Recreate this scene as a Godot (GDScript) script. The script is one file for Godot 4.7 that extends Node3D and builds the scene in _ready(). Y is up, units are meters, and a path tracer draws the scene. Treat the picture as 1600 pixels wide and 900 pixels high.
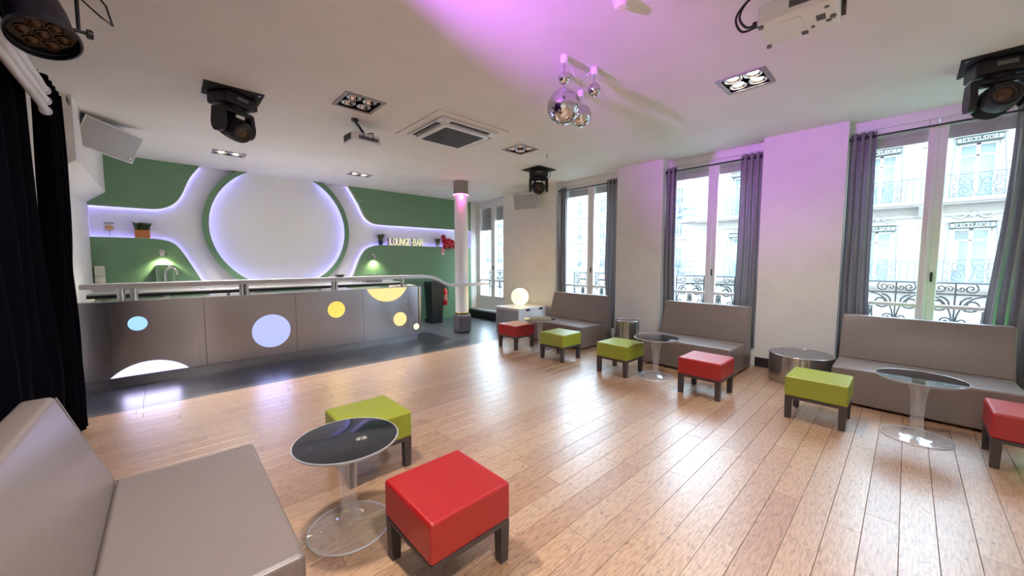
extends Node3D
# A lounge bar with a steel counter, ottomans and tall street windows.

const CEIL := 3.19
const XW := 6.12        # inner face of the window wall
const ZB := -8.32       # plaster face of the bar wall
const ZP := -8.20       # face of the green panels

var rng := RandomNumberGenerator.new()
var M := {}
var used := {}


# ---------------------------------------------------------------- geometry
class G:
	var v := PackedVector3Array()
	var n := PackedVector3Array()
	var uv := PackedVector2Array()
	var t := Transform3D()

	func put(p: Vector3, q: Vector3, w := Vector2.ZERO) -> void:
		v.append(t * p)
		n.append((t.basis * q).normalized())
		uv.append(w)

	# corners counter-clockwise seen from outside
	func quad(a: Vector3, b: Vector3, c: Vector3, d: Vector3) -> void:
		var q := (b - a).cross(d - a)
		if q.length() < 1e-12:
			q = (c - b).cross(d - b)
		quad_n(a, b, c, d, q, q, q, q)

	func quad_n(a: Vector3, b: Vector3, c: Vector3, d: Vector3, na: Vector3, nb: Vector3, nc: Vector3, nd: Vector3) -> void:
		put(a, na, Vector2(0, 1)); put(c, nc, Vector2(1, 0)); put(b, nb, Vector2(1, 1))
		put(a, na, Vector2(0, 1)); put(d, nd, Vector2(0, 0)); put(c, nc, Vector2(1, 0))

	func tri(a: Vector3, b: Vector3, c: Vector3) -> void:
		var q := (b - a).cross(c - a)
		put(a, q); put(c, q); put(b, q)

	func box(c: Vector3, s: Vector3) -> G:
		var h := s / 2
		var p := []
		for k in 8:
			p.append(c + Vector3(h.x if k & 1 else -h.x, h.y if k & 2 else -h.y, h.z if k & 4 else -h.z))
		quad(p[4], p[5], p[7], p[6]); quad(p[1], p[0], p[2], p[3])
		quad(p[5], p[1], p[3], p[7]); quad(p[0], p[4], p[6], p[2])
		quad(p[6], p[7], p[3], p[2]); quad(p[0], p[1], p[5], p[4])
		return self

	func span(a: Vector3, b: Vector3) -> G:
		return box((a + b) / 2, (b - a).abs())

	# box with rounded edges of radius r
	func rbox(c: Vector3, s: Vector3, r: float, fine := 2) -> G:
		var h := s / 2
		r = minf(r, minf(h.x, minf(h.y, h.z)) * 0.999)
		for axis in 3:
			for side in [-1.0, 1.0]:
				var ua := (axis + 1) % 3
				var va := (axis + 2) % 3
				var us := _steps(h[ua], r, fine)
				var vs := _steps(h[va], r, fine)
				for i in us.size() - 1:
					for j in vs.size() - 1:
						var q := []
						for o in [[0, 0], [1, 0], [1, 1], [0, 1]]:
							var p := Vector3()
							p[axis] = h[axis] * side
							p[ua] = us[i + o[0]]
							p[va] = vs[j + o[1]]
							var inner := p.clamp(-(h - Vector3.ONE * r), h - Vector3.ONE * r)
							var d := (p - inner).normalized()
							q.append([c + inner + d * r, d])
						if side < 0:
							q.reverse()
						quad_n(q[0][0], q[1][0], q[2][0], q[3][0], q[0][1], q[1][1], q[2][1], q[3][1])
		return self

	func _steps(h: float, r: float, fine: int) -> Array:
		var out := []
		for k in fine + 1:
			out.append(-h + r - r * tan(PI / 4 * (1.0 - float(k) / fine)))
		for k in fine + 1:
			out.append(h - r + r * tan(PI / 4 * float(k) / fine))
		return out

	# profile of (radius, height) turned about y; sharp corners stay sharp
	func lathe(prof: Array, seg := 24, c := Vector3.ZERO, squash := 1.0) -> G:
		var m := prof.size()
		var nrm := []
		for k in m - 1:
			var d: Vector2 = prof[k + 1] - prof[k]
			nrm.append(Vector2(d.y, -d.x).normalized())
		for k in m - 1:
			var n0: Vector2 = nrm[k]
			var n1: Vector2 = nrm[k]
			if k > 0 and nrm[k - 1].dot(nrm[k]) > 0.75:
				n0 = (nrm[k - 1] + nrm[k]).normalized()
			if k < m - 2 and nrm[k + 1].dot(nrm[k]) > 0.75:
				n1 = (nrm[k + 1] + nrm[k]).normalized()
			for s in seg:
				var a := TAU * s / seg
				var b := TAU * (s + 1) / seg
				var f := func(w: Vector2, ang: float) -> Vector3: return Vector3(cos(ang) * w.x, w.y, -sin(ang) * w.x * squash)
				var p0: Vector2 = prof[k]
				var p1: Vector2 = prof[k + 1]
				if p0.x < 1e-5 and p1.x < 1e-5:
					continue
				quad_n(c + f.call(p0, a), c + f.call(p0, b), c + f.call(p1, b), c + f.call(p1, a), f.call(n0, a), f.call(n0, b), f.call(n1, b), f.call(n1, a))
		return self

	func cyl(a: Vector3, b: Vector3, r: float, seg := 16, r2 := -1.0) -> G:
		var keep := t
		var y := (b - a).normalized()
		var x := y.cross(Vector3.FORWARD if absf(y.z) < 0.9 else Vector3.RIGHT).normalized()
		t = t * Transform3D(Basis(x, y, x.cross(y)), a)
		var l := (b - a).length()
		lathe([Vector2(0, 0), Vector2(r, 0), Vector2(r2 if r2 >= 0 else r, l), Vector2(0, l)], seg)
		t = keep
		return self

	func tube(path: Array, r: float, sides := 6, closed := false) -> G:
		var m := path.size()
		var rings := []
		var prev := Vector3.ZERO
		for k in m:
			var d: Vector3
			if closed:
				d = path[(k + 1) % m] - path[(k - 1 + m) % m]
			else:
				d = path[mini(k + 1, m - 1)] - path[maxi(k - 1, 0)]
			d = d.normalized()
			if prev == Vector3.ZERO:
				prev = d.cross(Vector3.UP if absf(d.y) < 0.9 else Vector3.RIGHT).normalized()
			var x := (prev - d * prev.dot(d)).normalized()
			prev = x
			var y := d.cross(x)
			var ring := []
			for s in sides:
				var a := TAU * s / sides
				ring.append([path[k] + (x * cos(a) + y * sin(a)) * r, x * cos(a) + y * sin(a)])
			rings.append(ring)
		for k in (m if closed else m - 1):
			var A: Array = rings[k]
			var B: Array = rings[(k + 1) % m]
			for s in sides:
				var e := (s + 1) % sides
				quad_n(A[s][0], A[e][0], B[e][0], B[s][0], A[s][1], A[e][1], B[e][1], B[s][1])
		if not closed:
			for e in [0, m - 1]:
				for s in range(1, sides - 1):
					if e == 0:
						tri(rings[e][0][0], rings[e][s + 1][0], rings[e][s][0])
					else:
						tri(rings[e][0][0], rings[e][s][0], rings[e][s + 1][0])
		return self

	# polygon in x, y pulled from z0 to z1
	func extrude(poly: PackedVector2Array, z0: float, z1: float, smooth := false) -> G:
		if not Geometry2D.is_polygon_clockwise(poly):
			pass
		else:
			poly = poly.duplicate()
			poly.reverse()
		var idx := Geometry2D.triangulate_polygon(poly)
		for k in range(0, idx.size(), 3):
			var a := poly[idx[k]]
			var b := poly[idx[k + 1]]
			var c := poly[idx[k + 2]]
			if (b - a).cross(c - a) < 0:
				var w := b
				b = c
				c = w
			tri(Vector3(a.x, a.y, z1), Vector3(b.x, b.y, z1), Vector3(c.x, c.y, z1))
			tri(Vector3(a.x, a.y, z0), Vector3(c.x, c.y, z0), Vector3(b.x, b.y, z0))
		side(poly, z0, z1, smooth)
		return self

	func side(poly: PackedVector2Array, z0: float, z1: float, smooth := false) -> G:
		var m := poly.size()
		var nr := []
		for k in m:
			var d := poly[(k + 1) % m] - poly[k]
			nr.append(Vector3(d.y, -d.x, 0).normalized())
		for k in m:
			var a := poly[k]
			var b := poly[(k + 1) % m]
			var na: Vector3 = nr[k]
			var nb: Vector3 = nr[k]
			if smooth:
				if nr[(k - 1 + m) % m].dot(nr[k]) > 0.7:
					na = nr[(k - 1 + m) % m] + nr[k]
				if nr[(k + 1) % m].dot(nr[k]) > 0.7:
					nb = nr[(k + 1) % m] + nr[k]
			quad_n(Vector3(a.x, a.y, z0), Vector3(b.x, b.y, z0), Vector3(b.x, b.y, z1), Vector3(a.x, a.y, z1), na, nb, nb, na)
		return self

	# rows of points; normals from neighbours
	func grid(rows: Array, flip := false) -> G:
		var m := rows.size()
		var w: int = rows[0].size()
		var nr := []
		for i in m:
			var line := []
			for j in w:
				var du: Vector3 = rows[i][mini(j + 1, w - 1)] - rows[i][maxi(j - 1, 0)]
				var dv: Vector3 = rows[mini(i + 1, m - 1)][j] - rows[maxi(i - 1, 0)][j]
				line.append(du.cross(dv).normalized() * (-1.0 if flip else 1.0))
			nr.append(line)
		for i in m - 1:
			for j in w - 1:
				if flip:
					quad_n(rows[i][j], rows[i + 1][j], rows[i + 1][j + 1], rows[i][j + 1], nr[i][j], nr[i + 1][j], nr[i + 1][j + 1], nr[i][j + 1])
				else:
					quad_n(rows[i][j], rows[i][j + 1], rows[i + 1][j + 1], rows[i + 1][j], nr[i][j], nr[i][j + 1], nr[i + 1][j + 1], nr[i + 1][j])
		return self

	# slab with rectangular holes. axis 0: wall across x (u = z, w = y); 2: wall across z (u = x, w = y); 1: ceiling (u = x, w = z)
	func plate(axis: int, lo: Vector2, hi: Vector2, d0: float, d1: float, holes: Array, bend = null, cuts_w := []) -> G:
		var us := [lo.x, hi.x]
		var ws := [lo.y, hi.y]
		ws.append_array(cuts_w)
		for h in holes:
			us.append_array([h.position.x, h.end.x])
			ws.append_array([h.position.y, h.end.y])
		us = _clean(us, lo.x, hi.x)
		ws = _clean(ws, lo.y, hi.y)
		var at := func(u: float, w: float, d: float) -> Vector3:
			if axis == 0:
				return Vector3(d, w, u)
			if axis == 2:
				return Vector3(u, w, d)
			return Vector3(u, d + (bend.call(w) if bend != null else 0.0), w)
		var open := func(i: int, j: int) -> bool:
			if i < 0 or j < 0 or i >= us.size() - 1 or j >= ws.size() - 1:
				return true
			var c := Vector2((us[i] + us[i + 1]) / 2, (ws[j] + ws[j + 1]) / 2)
			for h in holes:
				if h.has_point(c):
					return true
			return false
		var face := func(a: Vector3, b: Vector3, c: Vector3, d: Vector3, out: Vector3) -> void:
			if (b - a).cross(d - a).dot(out) < 0:
				quad(a, d, c, b)
			else:
				quad(a, b, c, d)
		var dn := Vector3()
		dn[axis] = 1.0
		var un: Vector3 = (at.call(1, 0, 0) - at.call(0, 0, 0)).normalized()
		var wn := Vector3(0, 1, 0) if axis != 1 else Vector3(0, 0, 1)
		for i in us.size() - 1:
			for j in ws.size() - 1:
				if open.call(i, j):
					continue
				var u0: float = us[i]
				var u1: float = us[i + 1]
				var w0: float = ws[j]
				var w1: float = ws[j + 1]
				face.call(at.call(u0, w0, d0), at.call(u1, w0, d0), at.call(u1, w1, d0), at.call(u0, w1, d0), -dn)
				face.call(at.call(u0, w0, d1), at.call(u1, w0, d1), at.call(u1, w1, d1), at.call(u0, w1, d1), dn)
				for e in [[-1, 0, u0, u0, w0, w1, -un], [1, 0, u1, u1, w0, w1, un], [0, -1, u0, u1, w0, w0, -wn], [0, 1, u0, u1, w1, w1, wn]]:
					if open.call(i + e[0], j + e[1]):
						face.call(at.call(e[2], e[4], d0), at.call(e[3], e[5], d0), at.call(e[3], e[5], d1), at.call(e[2], e[4], d1), e[6])
		return self

	func _clean(a: Array, lo: float, hi: float) -> Array:
		a.sort()
		var out := []
		for x in a:
			if x >= lo - 1e-6 and x <= hi + 1e-6 and (out.is_empty() or x - out[-1] > 1e-5):
				out.append(x)
		return out

	# flat slab with rounded corners, lying in x, z
	func extrude_flat_round(h: float, r: float, thick: float) -> G:
		var poly := PackedVector2Array()
		for c in [[1, 1, 0.0], [-1, 1, PI / 2], [-1, -1, PI], [1, -1, PI * 1.5]]:
			for k in 7:
				var a: float = c[2] + PI / 2 * k / 6
				poly.append(Vector2(c[0] * (h - r) + cos(a) * r, c[1] * (h - r) + sin(a) * r))
		var keep := t
		t = t * Transform3D(Basis(Vector3(1, 0, 0), Vector3(0, 0, -1), Vector3(0, 1, 0)), Vector3.ZERO)
		extrude(poly, -thick, thick, true)
		t = keep
		return self

	func mesh() -> ArrayMesh:
		var a := []
		a.resize(Mesh.ARRAY_MAX)
		a[Mesh.ARRAY_VERTEX] = v
		a[Mesh.ARRAY_NORMAL] = n
		a[Mesh.ARRAY_TEX_UV] = uv
		var m := ArrayMesh.new()
		m.add_surface_from_arrays(Mesh.PRIMITIVE_TRIANGLES, a)
		return m


func g(t := Transform3D()) -> G:
	var o := G.new()
	o.t = t
	return o


# ---------------------------------------------------------------- scene tree
func numbered(called: String) -> String:
	var k: int = used.get(called, 0)
	used[called] = k + 1
	return called if k == 0 else "%s_%03d" % [called, k]


func thing(called: String, label: String, category: String, at := Vector3.ZERO, turn := 0.0, group := "") -> Node3D:
	var o := Node3D.new()
	o.name = numbered(called)
	add_child(o)
	o.position = at
	o.rotation.y = turn
	o.set_meta("label", label)
	o.set_meta("category", category)
	if group:
		o.set_meta("group", group)
	return o


func setting(called: String) -> Node3D:
	var o := Node3D.new()
	o.name = called
	add_child(o)
	o.set_meta("kind", "structure")
	return o


func part(called: String, shape, m: Material, parent: Node, at := Vector3.ZERO, label := "") -> MeshInstance3D:
	var o := MeshInstance3D.new()
	o.name = called
	o.mesh = shape.mesh() if shape is G else shape
	o.material_override = m
	o.cast_shadow = GeometryInstance3D.SHADOW_CASTING_SETTING_ON
	parent.add_child(o, true)
	o.position = at
	if label:
		o.set_meta("label", label)
	return o


func copy(src: Node3D, at: Vector3, turn: float, label: String, called := "") -> Node3D:
	var c: Node3D = src.duplicate()
	c.name = numbered(called if called else String(src.name))
	add_child(c)
	c.position = at
	c.rotation = Vector3(0, turn, 0)
	c.set_meta("label", label)
	return c


# ---------------------------------------------------------------- materials
func mat(key: String, c: Color, rough := 0.6, metal := 0.0) -> StandardMaterial3D:
	var m := StandardMaterial3D.new()
	m.resource_name = key
	m.albedo_color = c
	m.roughness = rough
	m.metallic = metal
	M[key] = m
	return m


func glow(key: String, c: Color, energy: float) -> StandardMaterial3D:
	var m := mat(key, c, 0.5)
	m.emission_enabled = true
	m.emission = c
	m.emission_energy_multiplier = energy
	return m


func noise(freq: float, kind := FastNoiseLite.TYPE_SIMPLEX_SMOOTH, octaves := 4, size := 512, ramp: Array = [], seed_ := 1) -> NoiseTexture2D:
	var f := FastNoiseLite.new()
	f.seed = seed_
	f.noise_type = kind
	f.frequency = freq
	f.fractal_octaves = octaves
	var tx := NoiseTexture2D.new()
	tx.width = size
	tx.height = size
	tx.seamless = true
	tx.noise = f
	if ramp:
		var gr := Gradient.new()
		gr.offsets = PackedFloat32Array(ramp[0])
		gr.colors = PackedColorArray(ramp[1])
		tx.color_ramp = gr
	return tx


func grey(x: float) -> Color:
	return Color(x, x, x)


func triplanar(m: StandardMaterial3D, scale: Vector3, world := false) -> void:
	m.uv1_triplanar = true
	m.uv1_world_triplanar = world
	m.uv1_scale = scale
	m.uv1_triplanar_sharpness = 8.0


func make_materials() -> void:
	var fine := noise(0.02, FastNoiseLite.TYPE_SIMPLEX_SMOOTH, 5)
	var mottle := noise(0.012, FastNoiseLite.TYPE_SIMPLEX_SMOOTH, 5, 512, [[0.0, 0.45, 1.0], [grey(0.965), grey(0.985), grey(1.0)]], 4)
	# plaster
	var m := mat("wall_paint", Color8(232, 230, 226), 0.62)
	m.albedo_texture = mottle
	triplanar(m, Vector3.ONE * 0.35, true)
	m.heightmap_enabled = true
	m.heightmap_texture = fine
	m.heightmap_scale = 0.06
	m = mat("ceiling_paint", Color8(226, 224, 219), 0.7)
	m.albedo_texture = mottle
	triplanar(m, Vector3.ONE * 0.2, true)
	m = mat("green_paint", Color8(110, 148, 114), 0.5)
	m.albedo_texture = mottle
	triplanar(m, Vector3.ONE * 0.4, true)
	mat("white_lacquer", Color8(238, 238, 240), 0.4)
	mat("screen_white", Color8(236, 236, 232), 0.7)
	# wood floor: six tones share grain and scuffs
	var grain := noise(0.02, FastNoiseLite.TYPE_SIMPLEX_SMOOTH, 5, 512, [[0.0, 0.35, 0.5, 0.62, 1.0], [Color8(158, 127, 101), Color8(173, 142, 115), Color8(183, 153, 126), Color8(190, 161, 134), Color8(200, 174, 149)]], 11)
	var scuff := noise(0.02, FastNoiseLite.TYPE_SIMPLEX_SMOOTH, 6, 1024, [[0.0, 0.22, 0.28, 0.46, 1.0], [Color(0.14, 0.09, 0.07, 0.75), Color(0.20, 0.14, 0.10, 0.4), Color(0.42, 0.30, 0.22, 0.12), Color(0.5, 0.38, 0.28, 0.0), Color(0.5, 0.38, 0.28, 0.0)]], 23)
	var sheen := noise(0.02, FastNoiseLite.TYPE_SIMPLEX_SMOOTH, 4, 512, [[0.0, 0.5, 1.0], [grey(0.75), grey(0.9), grey(1.0)]], 31)
	var tones := [Color8(255, 246, 238), Color8(244, 226, 210), Color8(250, 236, 226), Color8(235, 214, 198), Color8(255, 240, 224), Color8(240, 222, 212)]
	for k in tones.size():
		m = mat("oak_%d" % k, tones[k], 0.36)
		m.albedo_texture = grain
		triplanar(m, Vector3(0.8, 1.0, 7.0), true)
		m.uv1_offset = Vector3(0.37 * k, 0, 0.21 * k)
		m.roughness_texture = sheen
		m.metallic_specular = 0.7
		m.clearcoat_enabled = true
		m.clearcoat = 1.0
		m.clearcoat_roughness = 0.38
		m.detail_enabled = true
		m.detail_albedo = scuff
		m.detail_uv_layer = BaseMaterial3D.DETAIL_UV_2
		m.uv2_triplanar = true
		m.uv2_world_triplanar = true
		m.uv2_scale = Vector3(0.7, 1.0, 1.5)
		m.heightmap_enabled = true
		m.heightmap_texture = grain
		m.heightmap_scale = 0.03
	mat("gap_dark", Color8(40, 30, 26), 0.9)
	for k in 3:
		m = mat("slate_%d" % k, [Color8(80, 83, 90), Color8(86, 89, 95), Color8(76, 79, 87)][k], 0.3)
		m.metallic_specular = 0.7
		m.albedo_texture = mottle
		triplanar(m, Vector3.ONE * 0.9, true)
	mat("plinth_black", Color8(30, 26, 34), 0.4)
	# upholstery
	var hide := noise(0.06, FastNoiseLite.TYPE_CELLULAR, 2, 512, [], 9)
	for d in [["taupe_hide", Color8(124, 111, 106), 0.34], ["red_hide", Color8(164, 3, 10), 0.38], ["lime_hide", Color8(144, 152, 22), 0.40]]:
		m = mat(d[0], d[1], d[2])
		triplanar(m, Vector3.ONE * 2.5)
		m.albedo_texture = mottle
		m.heightmap_enabled = true
		m.heightmap_texture = hide
		m.heightmap_scale = 0.02
		m.metallic_specular = 0.65
	mat("seam_dark", Color8(84, 76, 74), 0.6)
	m = mat("leg_wood", Color8(66, 56, 56), 0.45)
	m.albedo_texture = mottle
	triplanar(m, Vector3(6, 1, 6))
	# metals
	m = mat("brushed_steel", Color8(172, 170, 177), 0.27, 0.95)
	m.roughness_texture = noise(0.01, FastNoiseLite.TYPE_SIMPLEX_SMOOTH, 4, 512, [[0.0, 1.0], [grey(0.7), grey(1.0)]], 17)
	triplanar(m, Vector3(4.0, 0.25, 4.0), true)
	m.anisotropy_enabled = true
	m.anisotropy = -0.8
	mat("satin_steel", Color8(188, 186, 184), 0.3, 0.9)
	mat("chrome", Color8(225, 225, 228), 0.07, 1.0)
	mat("mirror_tile", Color8(235, 235, 238), 0.04, 1.0)
	mat("drum_steel", Color8(190, 190, 186), 0.18, 0.95)
	mat("rail_lacquer", Color8(188, 184, 184), 0.35, 0.35)
	mat("iron_dark", Color8(52, 58, 62), 0.5, 0.3)
	mat("iron_grey", Color8(84, 98, 104), 0.55, 0.1)
	# plastics
	mat("black_plastic", Color8(22, 20, 30), 0.42)
	mat("black_matte", Color8(12, 12, 14), 0.75)
	mat("grey_plastic", Color8(112, 110, 114), 0.5)
	mat("white_plastic", Color8(226, 228, 230), 0.42)
	mat("grille_grey", Color8(168, 170, 172), 0.6, 0.2)
	mat("vent_dark", Color8(70, 78, 80), 0.6)
	mat("cream_plastic", Color8(226, 222, 206), 0.45)
	mat("trim_white", Color8(232, 230, 228), 0.42)
	mat("blind_grey", Color8(150, 144, 138), 0.85)
	mat("dark_glass", Color8(30, 32, 38), 0.06)
	m = mat("top_glass", Color8(26, 28, 34), 0.08)
	mat("lens_dark", Color8(20, 22, 26), 0.05)
	mat("amber_lens", Color8(84, 60, 40), 0.1, 0.3)
	for d in [["clear_acrylic", Color(0.96, 0.98, 1.0, 0.06), 0.04], ["window_glass", Color(0.97, 1.0, 1.0, 0.03), 0.02]]:
		m = mat(d[0], d[1], d[2])
		m.transparency = BaseMaterial3D.TRANSPARENCY_ALPHA
	m = mat("rim_acrylic", Color(0.94, 0.94, 0.97, 0.35), 0.1)
	m.transparency = BaseMaterial3D.TRANSPARENCY_ALPHA
	m = mat("far_glass", Color(0.80, 0.92, 0.92, 0.16), 0.03)
	m.transparency = BaseMaterial3D.TRANSPARENCY_ALPHA
	mat("drum_top", Color8(120, 118, 122), 0.12, 0.2)
	mat("bin_black", Color8(30, 36, 48), 0.38)
	mat("label_print", Color8(214, 150, 140), 0.5)
	mat("orange_pale", Color8(238, 196, 140), 0.5)
	mat("satin_grey", Color8(150, 144, 140), 0.45, 0.3)
	mat("bulb_off", Color8(206, 200, 196), 0.15)
	mat("grille_slat", Color8(96, 104, 106), 0.5)
	mat("par_black", Color8(24, 20, 38), 0.3)
	mat("grey_dark", Color8(92, 88, 96), 0.35)
	# cloth
	var weave := noise(0.05, FastNoiseLite.TYPE_SIMPLEX_SMOOTH, 3, 512, [[0.0, 1.0], [grey(0.86), grey(1.0)]], 41)
	m = mat("black_velvet", Color8(7, 6, 12), 1.0)
	m.metallic_specular = 0.12
	m = mat("grey_satin", Color8(150, 148, 152), 0.34)
	m.albedo_texture = weave
	triplanar(m, Vector3(6, 0.6, 6))
	m.metallic = 0.1
	m.backlight_enabled = true
	m.backlight = Color(0.45, 0.45, 0.46)
	# exterior
	m = mat("limestone", Color8(164, 160, 153), 0.85)
	m.albedo_texture = mottle
	triplanar(m, Vector3.ONE * 0.22, true)
	m = mat("render_white", Color8(138, 138, 137), 0.85)
	m.albedo_texture = mottle
	triplanar(m, Vector3.ONE * 0.1, true)
	mat("render_cream", Color8(140, 138, 133), 0.85)
	mat("far_frame", Color8(238, 240, 240), 0.6)
	mat("far_pane", Color8(66, 80, 84), 0.08)
	mat("far_drape", Color8(150, 170, 170), 0.8)
	mat("warm_drape", Color8(206, 156, 84), 0.8)
	mat("brown_drape", Color8(112, 84, 76), 0.8)
	mat("sign_green", Color8(26, 54, 51), 0.7)
	mat("asphalt", Color8(110, 110, 112), 0.9)
	# small things
	mat("terracotta", Color8(186, 112, 60), 0.7)
	mat("leaf_green", Color8(52, 78, 40), 0.55)
	mat("leaf_light", Color8(120, 136, 70), 0.55)
	mat("pot_blue", Color8(36, 48, 84), 0.4)
	mat("pot_grey", Color8(176, 174, 176), 0.5)
	mat("ornament_red", Color8(196, 20, 34), 0.35)
	mat("ornament_pink", Color8(226, 128, 140), 0.4)
	mat("extinguisher_red", Color8(206, 26, 18), 0.28)
	mat("label_white", Color8(240, 238, 236), 0.5)
	mat("yellow_tag", Color8(232, 226, 20), 0.5)
	mat("orange_print", Color8(224, 120, 44), 0.5)
	mat("brass", Color8(206, 186, 130), 0.3, 0.7)
	# things that give light
	glow("led_violet", Color8(150, 140, 255), 11.0)
	glow("led_pink", Color8(255, 80, 190), 9.0)
	glow("disc_blue", Color8(166, 176, 250), 0.43)
	glow("disc_cyan", Color8(150, 200, 250), 0.43)
	glow("disc_white", Color8(214, 210, 255), 0.55)
	glow("disc_yellow", Color8(236, 206, 96), 0.40)
	glow("disc_peach", Color8(246, 206, 136), 0.42)
	glow("disc_pale", Color8(250, 246, 190), 0.5)
	glow("lamp_warm", Color8(255, 244, 224), 14.0)
	glow("lamp_wall", Color8(255, 250, 190), 10.0)
	glow("globe_glow", Color8(255, 244, 184), 0.55)
	glow("letter_glow", Color8(240, 238, 196), 0.22)
	glow("led_purple", Color8(200, 120, 255), 4.0)
	glow("led_green", Color8(90, 255, 120), 4.0)


func drop(z: float) -> float:
	if z > -4.75:
		return 0.0
	if z > -6.4:
		return -0.07 * (-4.75 - z) / 1.65
	return -0.07 - 0.035 * (-6.4 - z) / 1.9


# ---------------------------------------------------------------- setting
const LAMPS := [   # x, z, width, depth, columns, rows, lit
	[1.60, -4.12, 0.42, 0.42, 2, 2, 0],
	[4.075, -1.14, 0.40, 0.40, 2, 2, 1],
	[0.77, -7.05, 0.40, 0.26, 2, 1, 1],
	[2.72, -7.08, 0.40, 0.26, 2, 1, 1],
	[4.01, -4.11, 0.40, 0.40, 2, 2, 0],
	[0.50, 0.45, 0.42, 0.42, 2, 2, 1],  # added fill lamp, unseen behind the camera, brightens the near left side
	[0.40, -2.20, 0.42, 0.42, 2, 2, 1],  # added unseen lamp above the view, lightens the left floor and ceiling
]
const OPENINGS := [   # z from, z to, sill
	[-8.20, -6.87, 0.20],
	[-5.18, -3.72, 0.20],
	[-2.865, -1.45, 0.20],
	[-0.575, 0.885, 0.20],
	[1.74, 3.20, 0.20],
]


func build_floor() -> void:
	var fl := setting("floor")
	part("subfloor", g().span(Vector3(-1.0, -0.3, -8.5), Vector3(6.5, -0.014, 3.7)), M.gap_dark, fl)
	rng.seed = 5
	var shapes := {}
	var rest := g()
	var w := 0.1425
	var rows := int((5.28 + 1.30) / w)
	for r in range(-16, 55):
		var z1 := 0.045 + 0.1425 * 9 - r * w      # near edge of this row
		var z0 := z1 - w
		if z1 <= -5.28 + 0.01:
			break
		z0 = maxf(z0, -5.28)
		var x := -0.85 - rng.randf() * 1.2
		while x < 6.12:
			var l: float = [1.05, 1.3, 1.45, 1.65][rng.randi() % 4]
			var a := maxf(x, -0.85)
			var b := minf(x + l, 6.12)
			x += l
			if b - a < 0.02:
				continue
			var size := Vector3(b - a - 0.002, 0.014, z1 - z0 - 0.0022)
			var c := Vector3((a + b) / 2, -0.007, (z0 + z1) / 2)
			var shown: bool = z1 < 1.05 and not (c.x < 1.6 and c.z > -0.75) and not (b < 2.7 and c.z > 0.2)
			if shown:
				var key := "%.3f %.3f" % [size.x, size.z]
				if not shapes.has(key):
					var p := g()
					var h := size / 2
					var e := 0.0012
					# top with a small bevel, sides
					p.quad(Vector3(-h.x + e, h.y, h.z - e), Vector3(h.x - e, h.y, h.z - e), Vector3(h.x - e, h.y, -h.z + e), Vector3(-h.x + e, h.y, -h.z + e))
					var top := [Vector3(-h.x + e, h.y, h.z - e), Vector3(h.x - e, h.y, h.z - e), Vector3(h.x - e, h.y, -h.z + e), Vector3(-h.x + e, h.y, -h.z + e)]
					var low := [Vector3(-h.x, h.y - e, h.z), Vector3(h.x, h.y - e, h.z), Vector3(h.x, h.y - e, -h.z), Vector3(-h.x, h.y - e, -h.z)]
					var foot := [Vector3(-h.x, -h.y, h.z), Vector3(h.x, -h.y, h.z), Vector3(h.x, -h.y, -h.z), Vector3(-h.x, -h.y, -h.z)]
					for k in 4:
						p.quad(low[k], low[(k + 1) % 4], top[(k + 1) % 4], top[k])
						p.quad(foot[k], foot[(k + 1) % 4], low[(k + 1) % 4], low[k])
					shapes[key] = p.mesh()
				part("plank", shapes[key], M["oak_%d" % (rng.randi() % 6)], fl, c + Vector3(0, -0.0004 * rng.randf(), 0))
			else:
				rest.box(c, size)
	var o := part("far_planks", rest, M.oak_0, fl)
	o.set_meta("kind", "stuff")
	# dark tiles in front of and behind the counter
	var tx := -0.85
	var tile := g().box(Vector3.ZERO, Vector3(0.597, 0.014, 0.497)).mesh()
	var k := 0
	while tx < 6.1:
		for j in 6:
			var wd := minf(0.6, 6.12 - tx)
			var zc := -5.28 - 0.25 - 0.5 * j
			var shape: Mesh = tile if wd > 0.599 else g().box(Vector3.ZERO, Vector3(wd - 0.003, 0.014, 0.497)).mesh()
			part("tile", shape, M["slate_%d" % ((k * 7 + j * 5) % 3)], fl, Vector3(tx + wd / 2, -0.007, zc))
		tx += 0.6
		k += 1
	part("tile_edge", g().span(Vector3(-0.85, -0.014, -8.32), Vector3(6.12, 0, -8.281)), M.slate_0, fl)
	part("window_step", g().span(Vector3(5.95, 0, -8.30), Vector3(6.12, 0.2, -6.82)), M.plinth_black, fl)


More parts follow.
